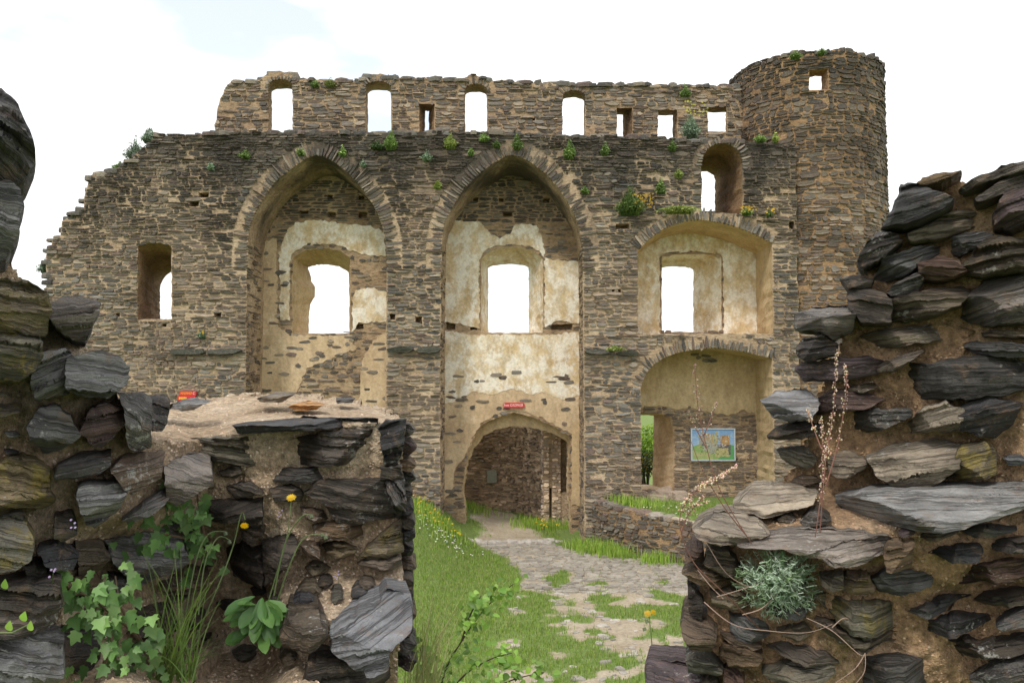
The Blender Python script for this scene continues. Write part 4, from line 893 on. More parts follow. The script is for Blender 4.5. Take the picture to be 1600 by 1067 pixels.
for a in [
 ('o', 7, '240,690 350,686 446,686 460,722 377,725 322,712 240,702'), ('m', 8, '450,692 487,683 581,674 584,700 577,722 501,725 463,725'), ('d', 10, '592,672 603,660 634,659 626,708 622,722 600,722 597,683'), ('m', 7, '377,741 416,736 468,730 581,733 575,748 476,751 388,751', .3), ('m', 8, '596,730 625,729 629,747 597,748'), ('m', 9, '482,771 504,755 600,752 617,810 529,814 515,791'), ('m', 10, '602,753 632,752 633,802 621,811'),
 ('b', 8, '490,824 515,818 581,818 577,837 496,842'), ('d', 16, '325,802 331,788 380,784 408,783 405,826 372,808 336,812', .35), ('b', 12, '378,800 408,785 412,830 395,845 380,835'), ('o', 8, '565,867 580,850 625,816 628,862 580,869', 0, .6), ('o', 8, '505,857 520,847 555,857 552,865 520,870'), ('b', 8, '560,880 592,869 626,871 626,885 597,888', .4), ('d', 20, '355,862 380,854 392,865 410,860 412,875 407,907 367,902'), ('b', 14, '411,852 455,845 465,857 430,895 416,906', .4),
 ('g', 24, '522,990 550,977 592,960 602,947 642,952 640,975 605,992 602,1017 585,1029 555,1022 520,1007', .55), ('m', 18, '440,985 452,965 497,967 510,992 495,1007 445,1000', .35), ('m', 14, '475,1072 485,1040 530,1030 592,1032 617,1050 612,1085 475,1085'), ('b', 6, '344,737 372,728 378,738 370,746 348,745'), ('m', 6, '420,765 455,758 475,770 470,782 430,780'), ('b', 6, '470,795 505,800 512,812 480,812'), ('m', 7, '350,760 395,755 410,768 370,778'), ('b', 7, '470,850 498,848 500,866 476,866')
]: Lm(a[0], a[1], a[2], top=a[3] if len(a) > 3 else 0, lich=a[4] if len(a) > 4 else 0)
rock(wm_, D_low, 'd', 12, '364,664 474,656 593,655 591,668 487,670 372,677', top=.3, base=2.5)
# stones in the top of the parapet and along its end face
for key, prot, pts, b_ in [('g', 7, '402,622 432,613 465,613 440,628 406,628', 2.95), ('y', 5, '452,634 482,626 508,631 493,640 460,641', 2.85), ('m', 6, '525,622 555,622 550,629 528,630', 3.1), ('g', 6, '240,640 300,622 330,626 300,640', 2.7)]:
    rock(wm_, D_low, key, prot, pts, top=.6, base=b_)
yy = 662
while yy < 1040:
    h_ = U(16, 26); rock(wm_, D_low, rng.choice('dmbmp'), 9, [(622, yy), (636 + U(0, 10), yy + 1), (640 + U(3, 12), yy + h_ * .5), (636 + U(0, 9), yy + h_), (622, yy + h_ - 2)], base=2.62 + U(-.04, .08), n=28); yy += h_ + U(1, 6)
# smaller stones bedded in the open mortar, in frame and just outside it
def filler(parent, D, poly, box, n, keys, smin, smax):
    done = 0
    for _ in range(n * 30):
        if done >= n: break
        x, y = U(box[0], box[1]), U(box[2], box[3]); w_ = U(smin, smax); h_ = w_ * U(.22, .5)
        if any(a - 3 < x + w_ / 2 and b + 3 > x - w_ / 2 and c - 2 < y + h_ / 2 and d + 2 > y - h_ / 2 for a, b, c, d in placed): continue
        if not pip(poly, [x - w_ / 2, x + w_ / 2], [y, y]).all(): continue
        k = U(-.15, .15); rock(parent, D, rng.choice(keys), U(3.5, 8), [(x - w_ * .5, y + k * w_ * .5), (x - w_ * .2, y - h_ * .5), (x + w_ * .25, y - h_ * .45 - k * w_ * .2), (x + w_ * .5, y - k * w_ * .4), (x + w_ * .2, y + h_ * .5), (x - w_ * .25, y + h_ * .45)], n=30); done += 1
filler(wr_, D_right, RIGHT_OUT, (1110, 1590, 300, 1060), 75, 'mdbgp', 24, 76)
filler(wr_, D_right, RIGHT_OUT, (1655, 1935, 255, 1150), 75, 'mdbgp', 45, 140)
filler(wr_, D_right, RIGHT_OUT, (1100, 1900, 1095, 1700), 40, 'mdbgp', 70, 190)
filler(wl_, D_left, LEFT_OUT, (-380, -95, 150, 1100), 24, 'mdbgo', 70, 150)
filler(wl_, D_left, LEFT_OUT, (5, 320, 400, 1030), 22, 'mdbgo', 20, 44)
filler(wl_, D_left, LEFT_OUT, (-300, 340, 1110, 1700), 24, 'mdbgo', 70, 180)
filler(wm_, D_low, LOW_OUT, (300, 620, 700, 1030), 16, 'mdbo', 18, 44)
filler(wm_, D_low, LOW_OUT, (320, 620, 1110, 1700), 16, 'mdbo', 60, 150)
# crumbs of lime mortar
def crumbs(key, parent, n, box, cols, mat, size):
    o, vs, fs = rel[key]; V = np.array(vs); mb = MB(); k = 0
    fs_ = [f for f in fs if box[0] < V[f[0]][0] < box[1] and box[2] < V[f[0]][2] < box[3]]
    while k < n and fs_:
        f = rng.choice(fs_); p = Vector(vs[f[0]]).lerp(Vector(vs[f[2]]), rng.random()); s = size * U(.35, 1.3) ** 1.6
        a = [Vector((U(-1, 1), U(-1, 1), U(-1, 1))).normalized() * s * U(.6, 1.1) for _ in range(3)]
        nb = Vector((1, 0, 0)) * s; c2 = [p + Vector(d) * s * U(.6, 1.2) for d in ((1, 0, 0), (0, 1, 0), (-1, 0, 0), (0, -1, 0), (0, 0, 1), (0, 0, -1))]
        mb.add([tuple(q) for q in c2], [(0, 1, 4), (1, 2, 4), (2, 3, 4), (3, 0, 4), (1, 0, 5), (2, 1, 5), (3, 2, 5), (0, 3, 5)], (lambda w_: tuple(c * w_ for c in rng.choice(cols)))(U(.7, 1.25))); k += 1
    mb.build('mortar_crumbs', mat, parent, kind='stuff')
LC = [(.52, .38, .27), (.58, .45, .34), (.44, .31, .21), (.62, .5, .4)]; RC = [(.38, .25, .145), (.44, .3, .185), (.3, .195, .11), (.47, .35, .23)]
crumbs('m', wm_, 5000, (-9, 9, 3.2, 9), LC, M['crumb'], .0042)
crumbs('l', wl_, 3000, (-9, 9, 3.2, 9), LC, M['crumb'], .0036)
crumbs('r', wr_, 5000, (-9, 9, 3.2, 9), RC, M['crumb'], .0036)
R_('p', 14, '1011,1052 1025,1050 1077,1057 1100,1070 1100,1120 1014,1115', top=.35)
# ------------------------------------------------------------------ signs and boards
def text_mesh(s, size, name):
    cu = bpy.data.curves.new(name, 'FONT'); cu.body = s; cu.size = size; cu.align_x = 'CENTER'; cu.align_y = 'CENTER'; cu.extrude = .0015
    o = bpy.data.objects.new(name, cu); scene.collection.objects.link(o); bpy.context.view_layer.update()
    me = bpy.data.meshes.new_from_object(o.evaluated_get(bpy.context.evaluated_depsgraph_get())); bpy.data.objects.remove(o); return me
def colmat(name, c, rough=.45):
    m, t, b = nodes(name); p = pos(t); n1 = noise_n(t, p, 30, 4, .6)
    t.links.new(mixc(t, 1.0, c, ramp(t, n1, [(0.3, 0.8), (0.7, 1.1)]), 'MULTIPLY'), b.inputs['Base Color']); b.inputs['Roughness'].default_value = rough; return m
M['red'] = colmat('red_enamel', (.58, .02, .025)); M['wtext'] = colmat('white_lettering', (.8, .76, .7)); M['ytext'] = colmat('yellow_lettering', (.85, .45, .03)); M['grey'] = colmat('grey_plaque', (.3, .32, .27), .6)
def sign(loc, w_, h_, label, texts, arrow=False):
    e = empty('red_sign', loc, label, 'sign'); x, y, z = loc; o = []
    if arrow: o = [(-.5, 0), (-.42, .5), (.5, .5), (.5, -.5), (-.42, -.5)]
    else:
        for sx, a0_ in ((.5, -90), (-.5, 90)):
            for k in range(7): a = math.radians(a0_ + k * 30); o.append((sx - math.copysign(.5 * h_ / w_, sx) + .5 * h_ / w_ * math.cos(a), .5 * math.sin(a)))
    n = len(o); v = [(x + a * w_, y - .02, z + b * h_) for a, b in o] + [(x + a * w_, y + .02, z + b * h_) for a, b in o]
    f = [tuple(range(n)), tuple(range(n, 2 * n))[::-1]] + [(i, n + i, n + (i + 1) % n, (i + 1) % n) for i in range(n)]
    pn = build('panel', v, [q[::-1] for q in f], M['red'], e)
    for s, sz, dx, mt, fit in texts:
        me = text_mesh(s, sz, 'lettering'); me.materials.clear(); me.materials.append(M[mt])
        xs = [q.co.x for q in me.vertices]; k = fit / (max(xs) - min(xs)); t = bpy.data.objects.new('lettering', me); link(t, pn); t.rotation_euler = (math.pi / 2, 0, 0); t.location = (dx, -.024, 0); t.scale = (k, 1, 1)
p = P(803, 633, YB - .06); sign((p[0], p[1], p[2]), .60, .145, 'rounded red sign with white lettering above the gate arch', [('Erste', .105, -.205, 'wtext', .14), ('SCHILDMAUER', .105, .07, 'wtext', .36)])
p = P(293.5, 614.5, YA - .09); sign(tuple(p), .44, .12, 'upper red arrow sign with yellow lettering, above the parapet at left', [('INNENHOF', .09, -.03, 'ytext', .29), ('C', .09, .16, 'wtext', .045)], True)
p = P(291, 622, YA - .10); sign(tuple(p), .47, .12, 'lower red arrow sign half hidden behind the parapet at left', [], True)
mb = MB()
for k, (a, b) in enumerate(((-.18, .03), (-.14, .035), (-.095, .02), (-.065, .04), (-.015, .03))): mb.box(p[0] + a, p[0] + a + b, p[1] - .025, p[1] - .0215, p[2] - .03, p[2] + .03)
mb.build('lettering', M['ytext'], [o for o in scene.objects if o.name.startswith('panel')][-1])      # too blurred in the photograph to read
# posts of the arrow signs reach the wall behind
# painted view of the castle
x0b, zt_ = XZ(1079.5, 669, YB - .12); x1b, zb_ = XZ(1149.5, 720, YB - .12); bw_, bh_ = x1b - x0b, zt_ - zb_
pb = empty('picture_board', ((x0b + x1b) / 2, YB - .1, zb_), 'framed colour picture of the intact castle hung in the lower right niche', 'picture')
mb = MB(); fr_ = .035
M['frame'] = colmat('pale_blue_grey_frame', (.42, .47, .52), .4)
mb.box(x0b, x1b, YB - .10, YB - .03, zb_, zt_); bk = mb.build('backing', M['frame'], pb)
mb = MB()
for a in ((x0b, x1b, zt_ - fr_, zt_), (x0b, x1b, zb_, zb_ + fr_), (x0b, x0b + fr_, zb_ + fr_, zt_ - fr_), (x1b - fr_, x1b, zb_ + fr_, zt_ - fr_)): mb.box(a[0], a[1], YB - .125, YB - .1005, a[2], a[3])
mb.build('frame', M['frame'], pb)
gw_, gh_ = 110, 80; pv, pc = [], []
BL = [(.17, .55, .48, .84, (.36, .35, .3)), (.28, .43, .5, .88, (.5, .33, .14)), (.45, .62, .4, .82, (.42, .45, .16)), (.55, .6, .5, .93, (.5, .42, .15)), (.68, .9, .42, .81, (.62, .32, .07)), (.47, .5, .5, .9, (.55, .36, .1)), (.25, .62, .3, .56, (.42, .42, .3)), (.6, .86, .36, .5, (.16, .1, .13)), (.55, .9, .1, .38, (.55, .47, .14)), (.86, .92, .15, .5, (.13, .15, .13)), (.4, .56, .2, .4, (.4, .4, .32))]
BL += [(u_, u_ + U(.02, .07), v_, v_ + U(.02, .08), rng.choice([(.16, .14, .13), (.5, .42, .25), (.3, .18, .1), (.45, .47, .42), (.2, .22, .28), (.62, .55, .36)])) for u_, v_ in [(U(.18, .86), U(.3, .78)) for _ in range(60)]] + [(u_, u_ + U(.02, .06), v_, v_ + U(.02, .05), rng.choice([(.2, .3, .06), (.5, .45, .16), (.12, .22, .08)])) for u_, v_ in [(U(.08, .86), U(.05, .4)) for _ in range(30)]]
for j in range(gh_ + 1):
    for i in range(gw_ + 1):
        u, v = i / gw_, j / gh_; n1 = noise.noise(Vector((u * 9, v * 9, 1))); n2 = noise.noise(Vector((u * 34, v * 34, 5)))
        c = Vector((.12 + .3 * (1 - v) + .25 * max(0, n1), .38 + .2 * (1 - v) + .2 * max(0, n1), .78))
        hor = .52 - .1 * abs(u - .5) + .05 * n1
        if v < hor: c = Vector((.28 + .16 * n1, .46 + .06 * n2, .07)) if u < .62 else Vector((.08, .42 + .06 * n1, .1))
        if v < .3 and u < .5: c = c.lerp(Vector((.55, .5, .16)), .5 + .5 * n1)
        for a0_, a1_, b0_, b1_, cc in BL:
            if a0_ + .015 * n2 < u < a1_ + .015 * n1 and b0_ + .03 * n1 < v < b1_ + .03 * n2: c = Vector(cc) * (1 + .7 * n2)
        if n2 > .42 and .15 < u < .9 and .1 < v < .8: c = c * .4
        pv.append((x0b + fr_ + u * (bw_ - 2 * fr_), YB - .105, zb_ + fr_ + v * (bh_ - 2 * fr_))); lum = sum(c) / 3; pc.append(tuple(max(.01, .72 * (q * .75 + lum * .25)) for q in c))
build('print', pv, [(j * (gw_ + 1) + i, j * (gw_ + 1) + i + 1, (j + 1) * (gw_ + 1) + i + 1, (j + 1) * (gw_ + 1) + i) for j in range(gh_) for i in range(gw_)], M['paint'], bk, cols=pc)
# grey plaque on the passage wall
yq = 27.75; q0, q1 = XZ(761, 735, yq), XZ(776, 754, yq); e = empty('wall_plaque', ((q0[0] + q1[0]) / 2, yq, q1[1]), 'small grey plaque on the dark wall inside the gate', 'plaque')
mb = MB(); mb.box(q0[0], q1[0], yq - .03, yq + .12, q1[1], q0[1]); pl_ = mb.build('plate', M['grey'], e)
for xs_ in (q0[0] + .025, q1[0] - .025):
    for zs_ in (q1[1] + .025, q0[1] - .025): mb = MB(); mb.box(xs_ - .008, xs_ + .008, yq - .036, yq - .031, zs_ - .008, zs_ + .008); mb.build('screw', M['frame'], pl_)

# ------------------------------------------------------------------ plants on the castle wall
def tuft(px, py, wpx, hpx, Y, cols, label, flowers=None, up=1.0, name='wall_plant', cat='plant', n=None, blade=.5):
    x, _, z = P(px, py, Y); s = Y / F; w_, h_ = wpx * s * 1.25, hpx * s * 1.3
    e = empty(name, (x, Y, z), label, cat, 'plants growing on the castle wall'); mb = MB(); n = n or int(60 + wpx * hpx * .55)
    for k in range(n):
        a, r = U(0, 6.28), rng.random() ** .6; bx = x + U(-.25, .25) * w_; tip = Vector((x + math.cos(a) * r * w_ / 2, Y - .05 - abs(math.sin(a)) * r * w_ * .45, z + h_ * (up * (1 - .75 * r) * U(.5, 1.1) - (1 - up) * r * U(.2, .8))))
        base = Vector((bx, Y + .02, z - .01)); kk = U(.65, 1.35); c = tuple(q * kk for q in rng.choice(cols))
        if rng.random() < blade:
            d = (tip - base); sd_ = Vector((U(-1, 1), U(-.4, .4), U(-1, 1))).cross(d).normalized() * U(.006, .012); mid = base + d * .6 + Vector((0, 0, .15 * d.length))
            mb.add([tuple(base - sd_), tuple(base + sd_), tuple(mid + sd_ * .8), tuple(mid - sd_ * .8), tuple(tip)], [(0, 1, 2, 3), (3, 2, 4)], c)
        else:
            p_ = base.lerp(tip, U(.35, 1)); u_ = Vector((U(-1, 1), U(-1, 1), U(-1, 1))).normalized(); v_ = u_.orthogonal().normalized(); l = U(.018, .045)
            mb.add([tuple(p_ - u_ * l), tuple(p_ + v_ * l * .55), tuple(p_ + u_ * l), tuple(p_ - v_ * l * .55)], [(0, 1, 2, 3)], c)
    mb.build('foliage', M['leaf'], e)
    if flowers:
        mf = MB()
        for k in range(flowers[0]):
            p_ = Vector((x + U(*flowers[2]) * w_, Y - .12 - U(0, .2) * w_, z + U(*flowers[3]) * h_))
            for q in range(5):
                a = q * 1.257 + U(0, .5); l = U(.018, .032); mf.add([tuple(p_), tuple(p_ + Vector((math.cos(a - .4) * l, -.008, math.sin(a - .4) * l))), tuple(p_ + Vector((math.cos(a + .4) * l, -.008, math.sin(a + .4) * l)))], [(0, 1, 2)], flowers[1])
        mf.build('flowers', M['grass'], e)
    return e
G1 = [(.2, .31, .08), (.26, .36, .1), (.14, .23, .06)]; G2 = [(.24, .32, .22), (.18, .27, .16), (.29, .37, .26)]; G3 = [(.36, .42, .11), (.27, .35, .09)]; YEL = (.8, .5, .02)
for a in [
 (213, 252, 34, 34, 22.9, G2, 'wispy shrub on the sloping left shoulder of the wall top'), (234, 224, 26, 24, 22.8, G2, 'grey-green tuft at the left corner of the long ledge'), (190, 266, 30, 10, 22.3, G1, 'low green cushion on the sloping left shoulder'),
 (76, 428, 30, 26, 22.4, G2, 'small bush at the far left end of the wall, above the boulders'), (384, 248, 19, 14, 21.97, G1, 'round green tuft up left of the first pointed arch'), (330, 266, 13, 12, 21.97, G2, 'bluish tuft at upper left of the castle wall'),
 (470, 243, 15, 11, 21.95, G1, 'tuft just left of the tip of the first pointed arch'), (536, 244, 14, 14, 21.95, G1, 'tuft just right of the tip of the first pointed arch'), (568, 261, 11, 10, 21.95, G2, 'little tuft low right on the first pointed arch ring'),
 (611, 234, 24, 26, 21.95, G1, 'leafy plant under the ledge, third of the way between the arches'), (590, 234, 26, 12, 21.95, [(.06, .1, .03)], 'dark creeping patch under the ledge between the arches'), (667, 252, 18, 15, 21.95, G2, 'blue-green tuft under the ledge between the two arches'), (684, 295, 14, 13, 21.97, G3, 'yellow-green tuft in the spandrel between the two arches'),
 (704, 232, 22, 22, 21.95, G3, 'tall bright tuft under the ledge left of the second arch'), (736, 243, 12, 12, 21.95, G1, 'small tuft upper left of the second arch tip'), (757, 222, 18, 14, 21.95, G1, 'tuft on the ledge left of the second arch tip'), (776, 231, 15, 11, 21.95, G1, 'short tuft on the second arch ring left of its tip'), (808, 234, 18, 24, 21.95, G1, 'tall tuft directly right of the second arch tip'),
 (890, 248, 21, 27, 21.95, G1, 'large tuft on the wall right of the second arch'), (945, 243, 15, 20, 21.95, G1, 'narrow tuft under the slit window right of the second arch'), (913, 303, 14, 11, 21.97, G1, 'tuft beside the right shoulder of the second arch'),
 (1050, 236, 15, 17, 21.95, G1, 'tuft under the ledge below the square windows'), (1060, 279, 17, 15, 21.97, G3, 'bright tuft left of the arched high doorway'), (1032, 304, 17, 26, 21.97, G1, 'upright tuft above the right niche arch'),
 (493, 137, 15, 12, 23.45, G1, 'left one of two tufts on the top storey after the first window'), (517, 137, 19, 15, 23.45, G3, 'right one of two tufts on the top storey after the first window'), (1070, 153, 21, 18, 23.45, G1, 'tuft high on the top storey near the tower'),
 (1078, 217, 34, 36, 22.6, G2, 'big grey-green bush with yellow tips on the ledge by the square windows', (26, (.5, .48, .06), (-.3, .6), (.7, 1.25))), (1187, 222, 24, 10, 21.95, G1, 'low tuft on the ledge at the foot of the tower'), (1211, 222, 12, 15, 21.95, G3, 'small yellowish tuft at the base of the upper tower'),
 (1242, 93, 22, 12, 21.95, G1, 'left one of two tufts on the tower rim'), (1283, 86, 16, 10, 21.92, G1, 'right one of two tufts on the tower rim'),
 (984, 336, 46, 40, 21.93, G1, 'bushy wallflower with orange-yellow blossom above the right niche', (60, YEL, (.05, .6), (.15, .6))), (1060, 334, 66, 10, 21.9, G3, 'long low green cushion on top of the right niche arch'), (1166, 336, 22, 11, 21.9, G1, 'small yellow wallflower right of the high doorway sill', (22, YEL, (-.45, .45), (.2, .9))), (1201, 338, 12, 9, 21.9, G1, 'tiny yellow wallflower at the right end of the niche arch', (9, YEL, (-.4, .4), (.2, .9))),
 (316, 528, 14, 12, 21.95, G2, 'small yellow-flowered plant above the left string course', (6, YEL, (-.3, .4), (.2, .9))), (1211 - 250, 548, 30, 8, 21.8, G3, 'mossy cushion on the string course left of the right niche'),
]: tuft(*a[:7], flowers=a[7] if len(a) > 7 else None)

# ------------------------------------------------------------------ foreground plants
def leaf_mesh(name, outline, fold=.18, c=(.1, .2, .04), bend=.15):
    v = [(0, 0, 0)]; 
    for x, y in outline: v.append((x, y, fold * abs(x) - bend * y * y))
    n = len(outline); mid = [(0, .33, -bend * .11), (0, .66, -bend * .43)]
    me = bpy.data.meshes.new(name); vs = [(x, y, fold * abs(x) - bend * y * y) for x, y in outline]; k = len(vs); vs.append((0, .42, -bend * .17 - .02))
    me.from_pydata(vs, [], [(i, (i + 1) % k, k) for i in range(k)]); a = me.color_attributes.new('Col', 'FLOAT_COLOR', 'POINT'); a.data.foreach_set('color', np.tile(np.array([*c, 1.0]), k + 1)); me.materials.append(M['leaf'])
    me.polygons.foreach_set('use_smooth', np.ones(len(me.polygons), bool)); return me
IVY = [(0, 0), (.22, -.06), (.46, .12), (.34, .3), (.5, .52), (.25, .55), (.14, .8), (0, 1.0), (-.14, .8), (-.25, .55), (-.5, .52), (-.34, .3), (-.46, .12), (-.22, -.06)]
BROAD = [(0, 0), (.07, .1), (.13, .3), (.21, .55), (.2, .78), (.1, .94), (0, 1), (-.1, .94), (-.2, .78), (-.21, .55), (-.13, .3), (-.07, .1)]
BIRCH = [(0, 0), (.2, .06), (.36, .22), (.38, .4), (.28, .62), (.15, .82), (0, 1), (-.15, .82), (-.28, .62), (-.38, .4), (-.36, .22), (-.2, .06)]
ivy_me = [leaf_mesh('ivy_leaf', IVY, .2, c) for c in ((.13, .25, .07), (.18, .31, .09), (.09, .18, .05))]
broad_me = [leaf_mesh('broad_leaf', BROAD, .3, c, .25) for c in ((.075, .17, .04), (.11, .22, .05))]
birch_me = [leaf_mesh('birch_leaf', BIRCH, .15, c) for c in ((.2, .36, .05), (.26, .42, .07), (.14, .28, .04))]
def put_leaf(me, parent, loc, size, direction, normal, name='leaf'):
    d = Vector(direction).normalized(); n = Vector(normal); n = (n - d * n.dot(d)).normalized(); x = d.cross(n)
    o = bpy.data.objects.new(name, me); link(o, parent); q = Matrix((x, d, n)).transposed().to_quaternion(); o.rotation_mode = 'QUATERNION'; o.rotation_quaternion = q
    o.location = Vector(loc) - org(parent); o.scale = (size * U(.85, 1.15), size, size); return o
def path3(pts): return [Vector(P(*p)) for p in pts]
ivy = empty('ivy', P(180, 1060, 2.0), 'green ivy trailing over the hollow between the left walls', 'ivy')
vines = [[(150, 1060, 1.86), (175, 1000, 1.84), (150, 945, 1.84), (165, 900, 1.86)], [(240, 1055, 1.98), (220, 1000, 1.95), (190, 950, 1.9), (180, 900, 1.92)], [(230, 1020, 1.98), (205, 985, 1.92), (150, 940, 1.85), (125, 925, 1.82)], [(320, 840, 2.33), (312, 800, 2.3), (308, 770, 2.3)], [(290, 815, 2.3), (275, 780, 2.24), (268, 745, 2.22)], [(330, 870, 2.36), (300, 845, 2.3), (260, 835, 2.2), (215, 825, 2.05)]]
mb = MB(); todo = []
for v_ in vines:
    pp = path3([(a, b, c - .04) for a, b, c in v_]); cc = catmull([tuple(q) for q in pp], 5); mb.tube(cc, .004, .002, 5, (.14, .09, .05))
    for q in cc:
        for _ in range(3):
            l = Vector(q) + Vector((U(-.06, .06), U(-.05, .0), U(-.06, .05))) * (1 if len(v_) > 3 else .55); todo.append((rng.choice(ivy_me), l, U(.017, .036), (U(-.7, .7), U(-.5, 0), U(-1, -.1)), (U(-.4, .4), -1, U(.1, .9))))
stm = mb.build('stem', M['dry'], ivy)
for a in todo: put_leaf(a[0], stm, *a[1:])
ros = empty('broad_leaf_rosette', P(408, 1010, 2.16), 'broad-leaved dark green rosette plant in front of the parapet', 'plant'); cR = Vector(P(410, 965, 2.2))
for k in range(40):
    a = k * 2.4; el = U(-1.3, .6); s = U(.045, .085); d = Vector((math.cos(a), -abs(math.sin(a)) * .7 - .15, el)); put_leaf(rng.choice(broad_me), ros, cR + Vector((math.cos(a) * .02, -.02, U(-.03, .06))), s, d, (d.x * -.3, -.5, 1) if el > -.3 else (0, -1, .3))
mb = MB(); mb.tube([tuple(cR + Vector((0, .12, -.1))), tuple(cR)], .012, .008, 6, (.1, .12, .05)); mb.build('stem', M['dry'], ros)
def blade_clump(name, base, targets, label, cat, cols, r=.0022, mat='grass'):
    e = empty(name, tuple(base), label, cat); mb = MB()
    for t in targets:
        b = Vector(base) + Vector((U(-.05, .05), U(-.04, .02), 0)); t = Vector(t); m1 = b.lerp(t, .5) + Vector((0, 0, .12 * (t - b).length)); c = catmull([tuple(b), tuple(m1), tuple(t)], 5); kk = U(.75, 1.3); cl = tuple(q * kk for q in rng.choice(cols))
        sd_ = Vector((U(-1, 1), U(-.6, .6), 0)).normalized(); vs = []
        for i, q in enumerate(c): w_ = r * (1 - .85 * i / (len(c) - 1)); vs += [tuple(Vector(q) - sd_ * w_), tuple(Vector(q) + sd_ * w_)]
        mb.add(vs, [(2 * i, 2 * i + 1, 2 * i + 3, 2 * i + 2) for i in range(len(c) - 1)], cl)
    mb.build('blades', M[mat], e); return e
blade_clump('grass_tuft', P(275, 1062, 2.0), [P(U(215, 365), U(845, 1030), U(1.85, 2.15)) for _ in range(75)], 'tall grass clump growing beside the ivy', 'grass', [(.16, .27, .05), (.2, .3, .06), (.12, .2, .04)])
blade_clump('dry_grass_tuft', P(652, 1110, 2.62), [P(U(645, 730), U(915, 1060), U(2.5, 2.8)) for _ in range(90)], 'pale half-dry grass at the right end of the parapet', 'grass', [(.34, .36, .14), (.42, .38, .2), (.24, .32, .1)], .0018)
def flower(mb, c, r, colr=(.85, .55, .01), tilt=(0, -.75, .65)):
    n = Vector(tilt).normalized(); a = n.orthogonal().normalized(); b = n.cross(a); c = Vector(c)
    for ring_, m in ((1, 15), (.68, 12), (.4, 8)):
        for k in range(m):
            t = 6.283 * k / m + ring_; d = a * math.cos(t) + b * math.sin(t); s = (a * -math.sin(t) + b * math.cos(t)) * r * .13; q = c + n * (1 - ring_) * r * .35; R = r * ring_ * U(.88, 1.08)
            mb.add([tuple(q), tuple(q + d * R * .7 + s), tuple(q + d * R), tuple(q + d * R * .7 - s)], [(0, 1, 2, 3)], tuple(x * U(.85, 1.15) for x in colr))
def hawk(label, stems, heads, buds=()):
    b = stems[0][0]; e = empty('yellow_hawkweed', P(*b), label, 'flower', 'yellow hawkweeds'); mb = MB()
    for s in stems: mb.tube(catmull([tuple(q) for q in path3(s)], 6), .0022, .0013, 5, (.2, .27, .1))
    for x, y, d in buds:
        c = Vector(P(x, y, d)); mb.tube([tuple(c), tuple(c + Vector((.003, -.003, -.008)))], .0045, .0055, 6, (.16, .2, .1))
    mb.build('stem', M['grass'], e)
    for x, y, d, r, t in heads: mf = MB(); flower(mf, P(x, y, d), r, tilt=t); mf.build('flower_head', M['grass'], e)
hawk('yellow hawkweed flower standing before the parapet stones', [[(405, 985, 2.2), (425, 920, 2.2), (448, 840, 2.22), (455, 782, 2.24)], [(428, 930, 2.2), (445, 850, 2.2), (470, 808, 2.2), (486, 804, 2.2)], [(430, 950, 2.2), (450, 890, 2.18), (475, 840, 2.18), (508, 836, 2.18)]], [(455, 777, 2.24, .0145, (0, -.6, .8))], [(486, 804, 2.2), (508, 837, 2.18), (503, 833, 2.18)])
hawk('nodding yellow hawkweed with arching stems, over the ivy', [[(300, 1010, 2.05), (345, 905, 2.08), (365, 850, 2.1), (377, 802, 2.1), (383, 812, 2.1)], [(285, 990, 2.05), (305, 880, 2.08), (325, 835, 2.1), (352, 830, 2.1)], [(310, 960, 2.05), (320, 880, 2.08), (340, 840, 2.1), (358, 843, 2.1)]], [(382, 821, 2.1, .011, (.1, -.8, -.45))], [(352, 831, 2.1), (358, 844, 2.1)])
hawk('lone yellow flower on a thin stem before the cobbled path', [[(1020, 1120, 2.45), (1022, 1060, 2.42), (1018, 1000, 2.4), (1014, 962, 2.4)]], [(1012, 958, 2.4, .012, (-.2, -.7, .6)), (1021, 956, 2.4, .009, (.3, -.7, .6))], [(1010, 968, 2.4), (1006, 980, 2.4)])
def toadflax(px, py, d, label):
    e = empty('toadflax', P(px, py + 8, d), label, 'flower', 'tiny purple toadflax'); mb = MB(); mb.tube([P(px, py + 14, d + .06), P(px + 1, py, d)], .001, .0007, 4, (.15, .2, .08)); mb.build('stem', M['grass'], e); mf = MB()
    for k in range(4): flower(mf, P(px + U(-5, 5), py + U(-7, 7), d - .005), .0026, (.35, .27, .46))
    mf.build('petals', M['grass'], e)
for a in ((115, 818, 1.62, 'tiny purple toadflax on the left wall beside the pale stone'), (82, 896, 1.55, 'tiny purple toadflax low on the left wall'), (440, 802, 2.32, 'tiny purple toadflax under the hawkweed on the parapet'), (528, 899, 2.3, 'tiny pale toadflax in the lime shelf of the parapet')): toadflax(*a)
bir = empty('birch_sapling', P(672, 1330, 2.85), 'young birch sprig with bright green leaves in the gap', 'sapling')
tw = [[(672, 1330, 2.85), (684, 1120, 2.8), (695, 1050, 2.78), (722, 1000, 2.75), (760, 948, 2.72), (802, 912, 2.7)], [(684, 1120, 2.8), (720, 1060, 2.7), (765, 1030, 2.66), (800, 1020, 2.64)], [(690, 1080, 2.8), (665, 1040, 2.72), (655, 1010, 2.7)], [(684, 1120, 2.8), (740, 1090, 2.66), (800, 1062, 2.6), (850, 1050, 2.58)], [(722, 1000, 2.75), (735, 960, 2.72), (752, 930, 2.7)]]
mb = MB(); todo = []
for t in tw:
    c = catmull([tuple(q) for q in path3(t)], 7); mb.tube(c, .0042, .0012, 6, (.08, .055, .04))
    for q in c[6:]:
        for _ in range(4): todo.append((rng.choice(birch_me), Vector(q) + Vector((U(-.035, .035), U(-.03, .03), U(-.03, .035))), U(.015, .03), (U(-1, 1), U(-.6, .4), U(-.7, .5)), (U(-.5, .5), U(-1, -.1), U(.2, 1))))
stm = mb.build('stem', M['dry'], bir)
for a in todo: put_leaf(a[0], stm, *a[1:])
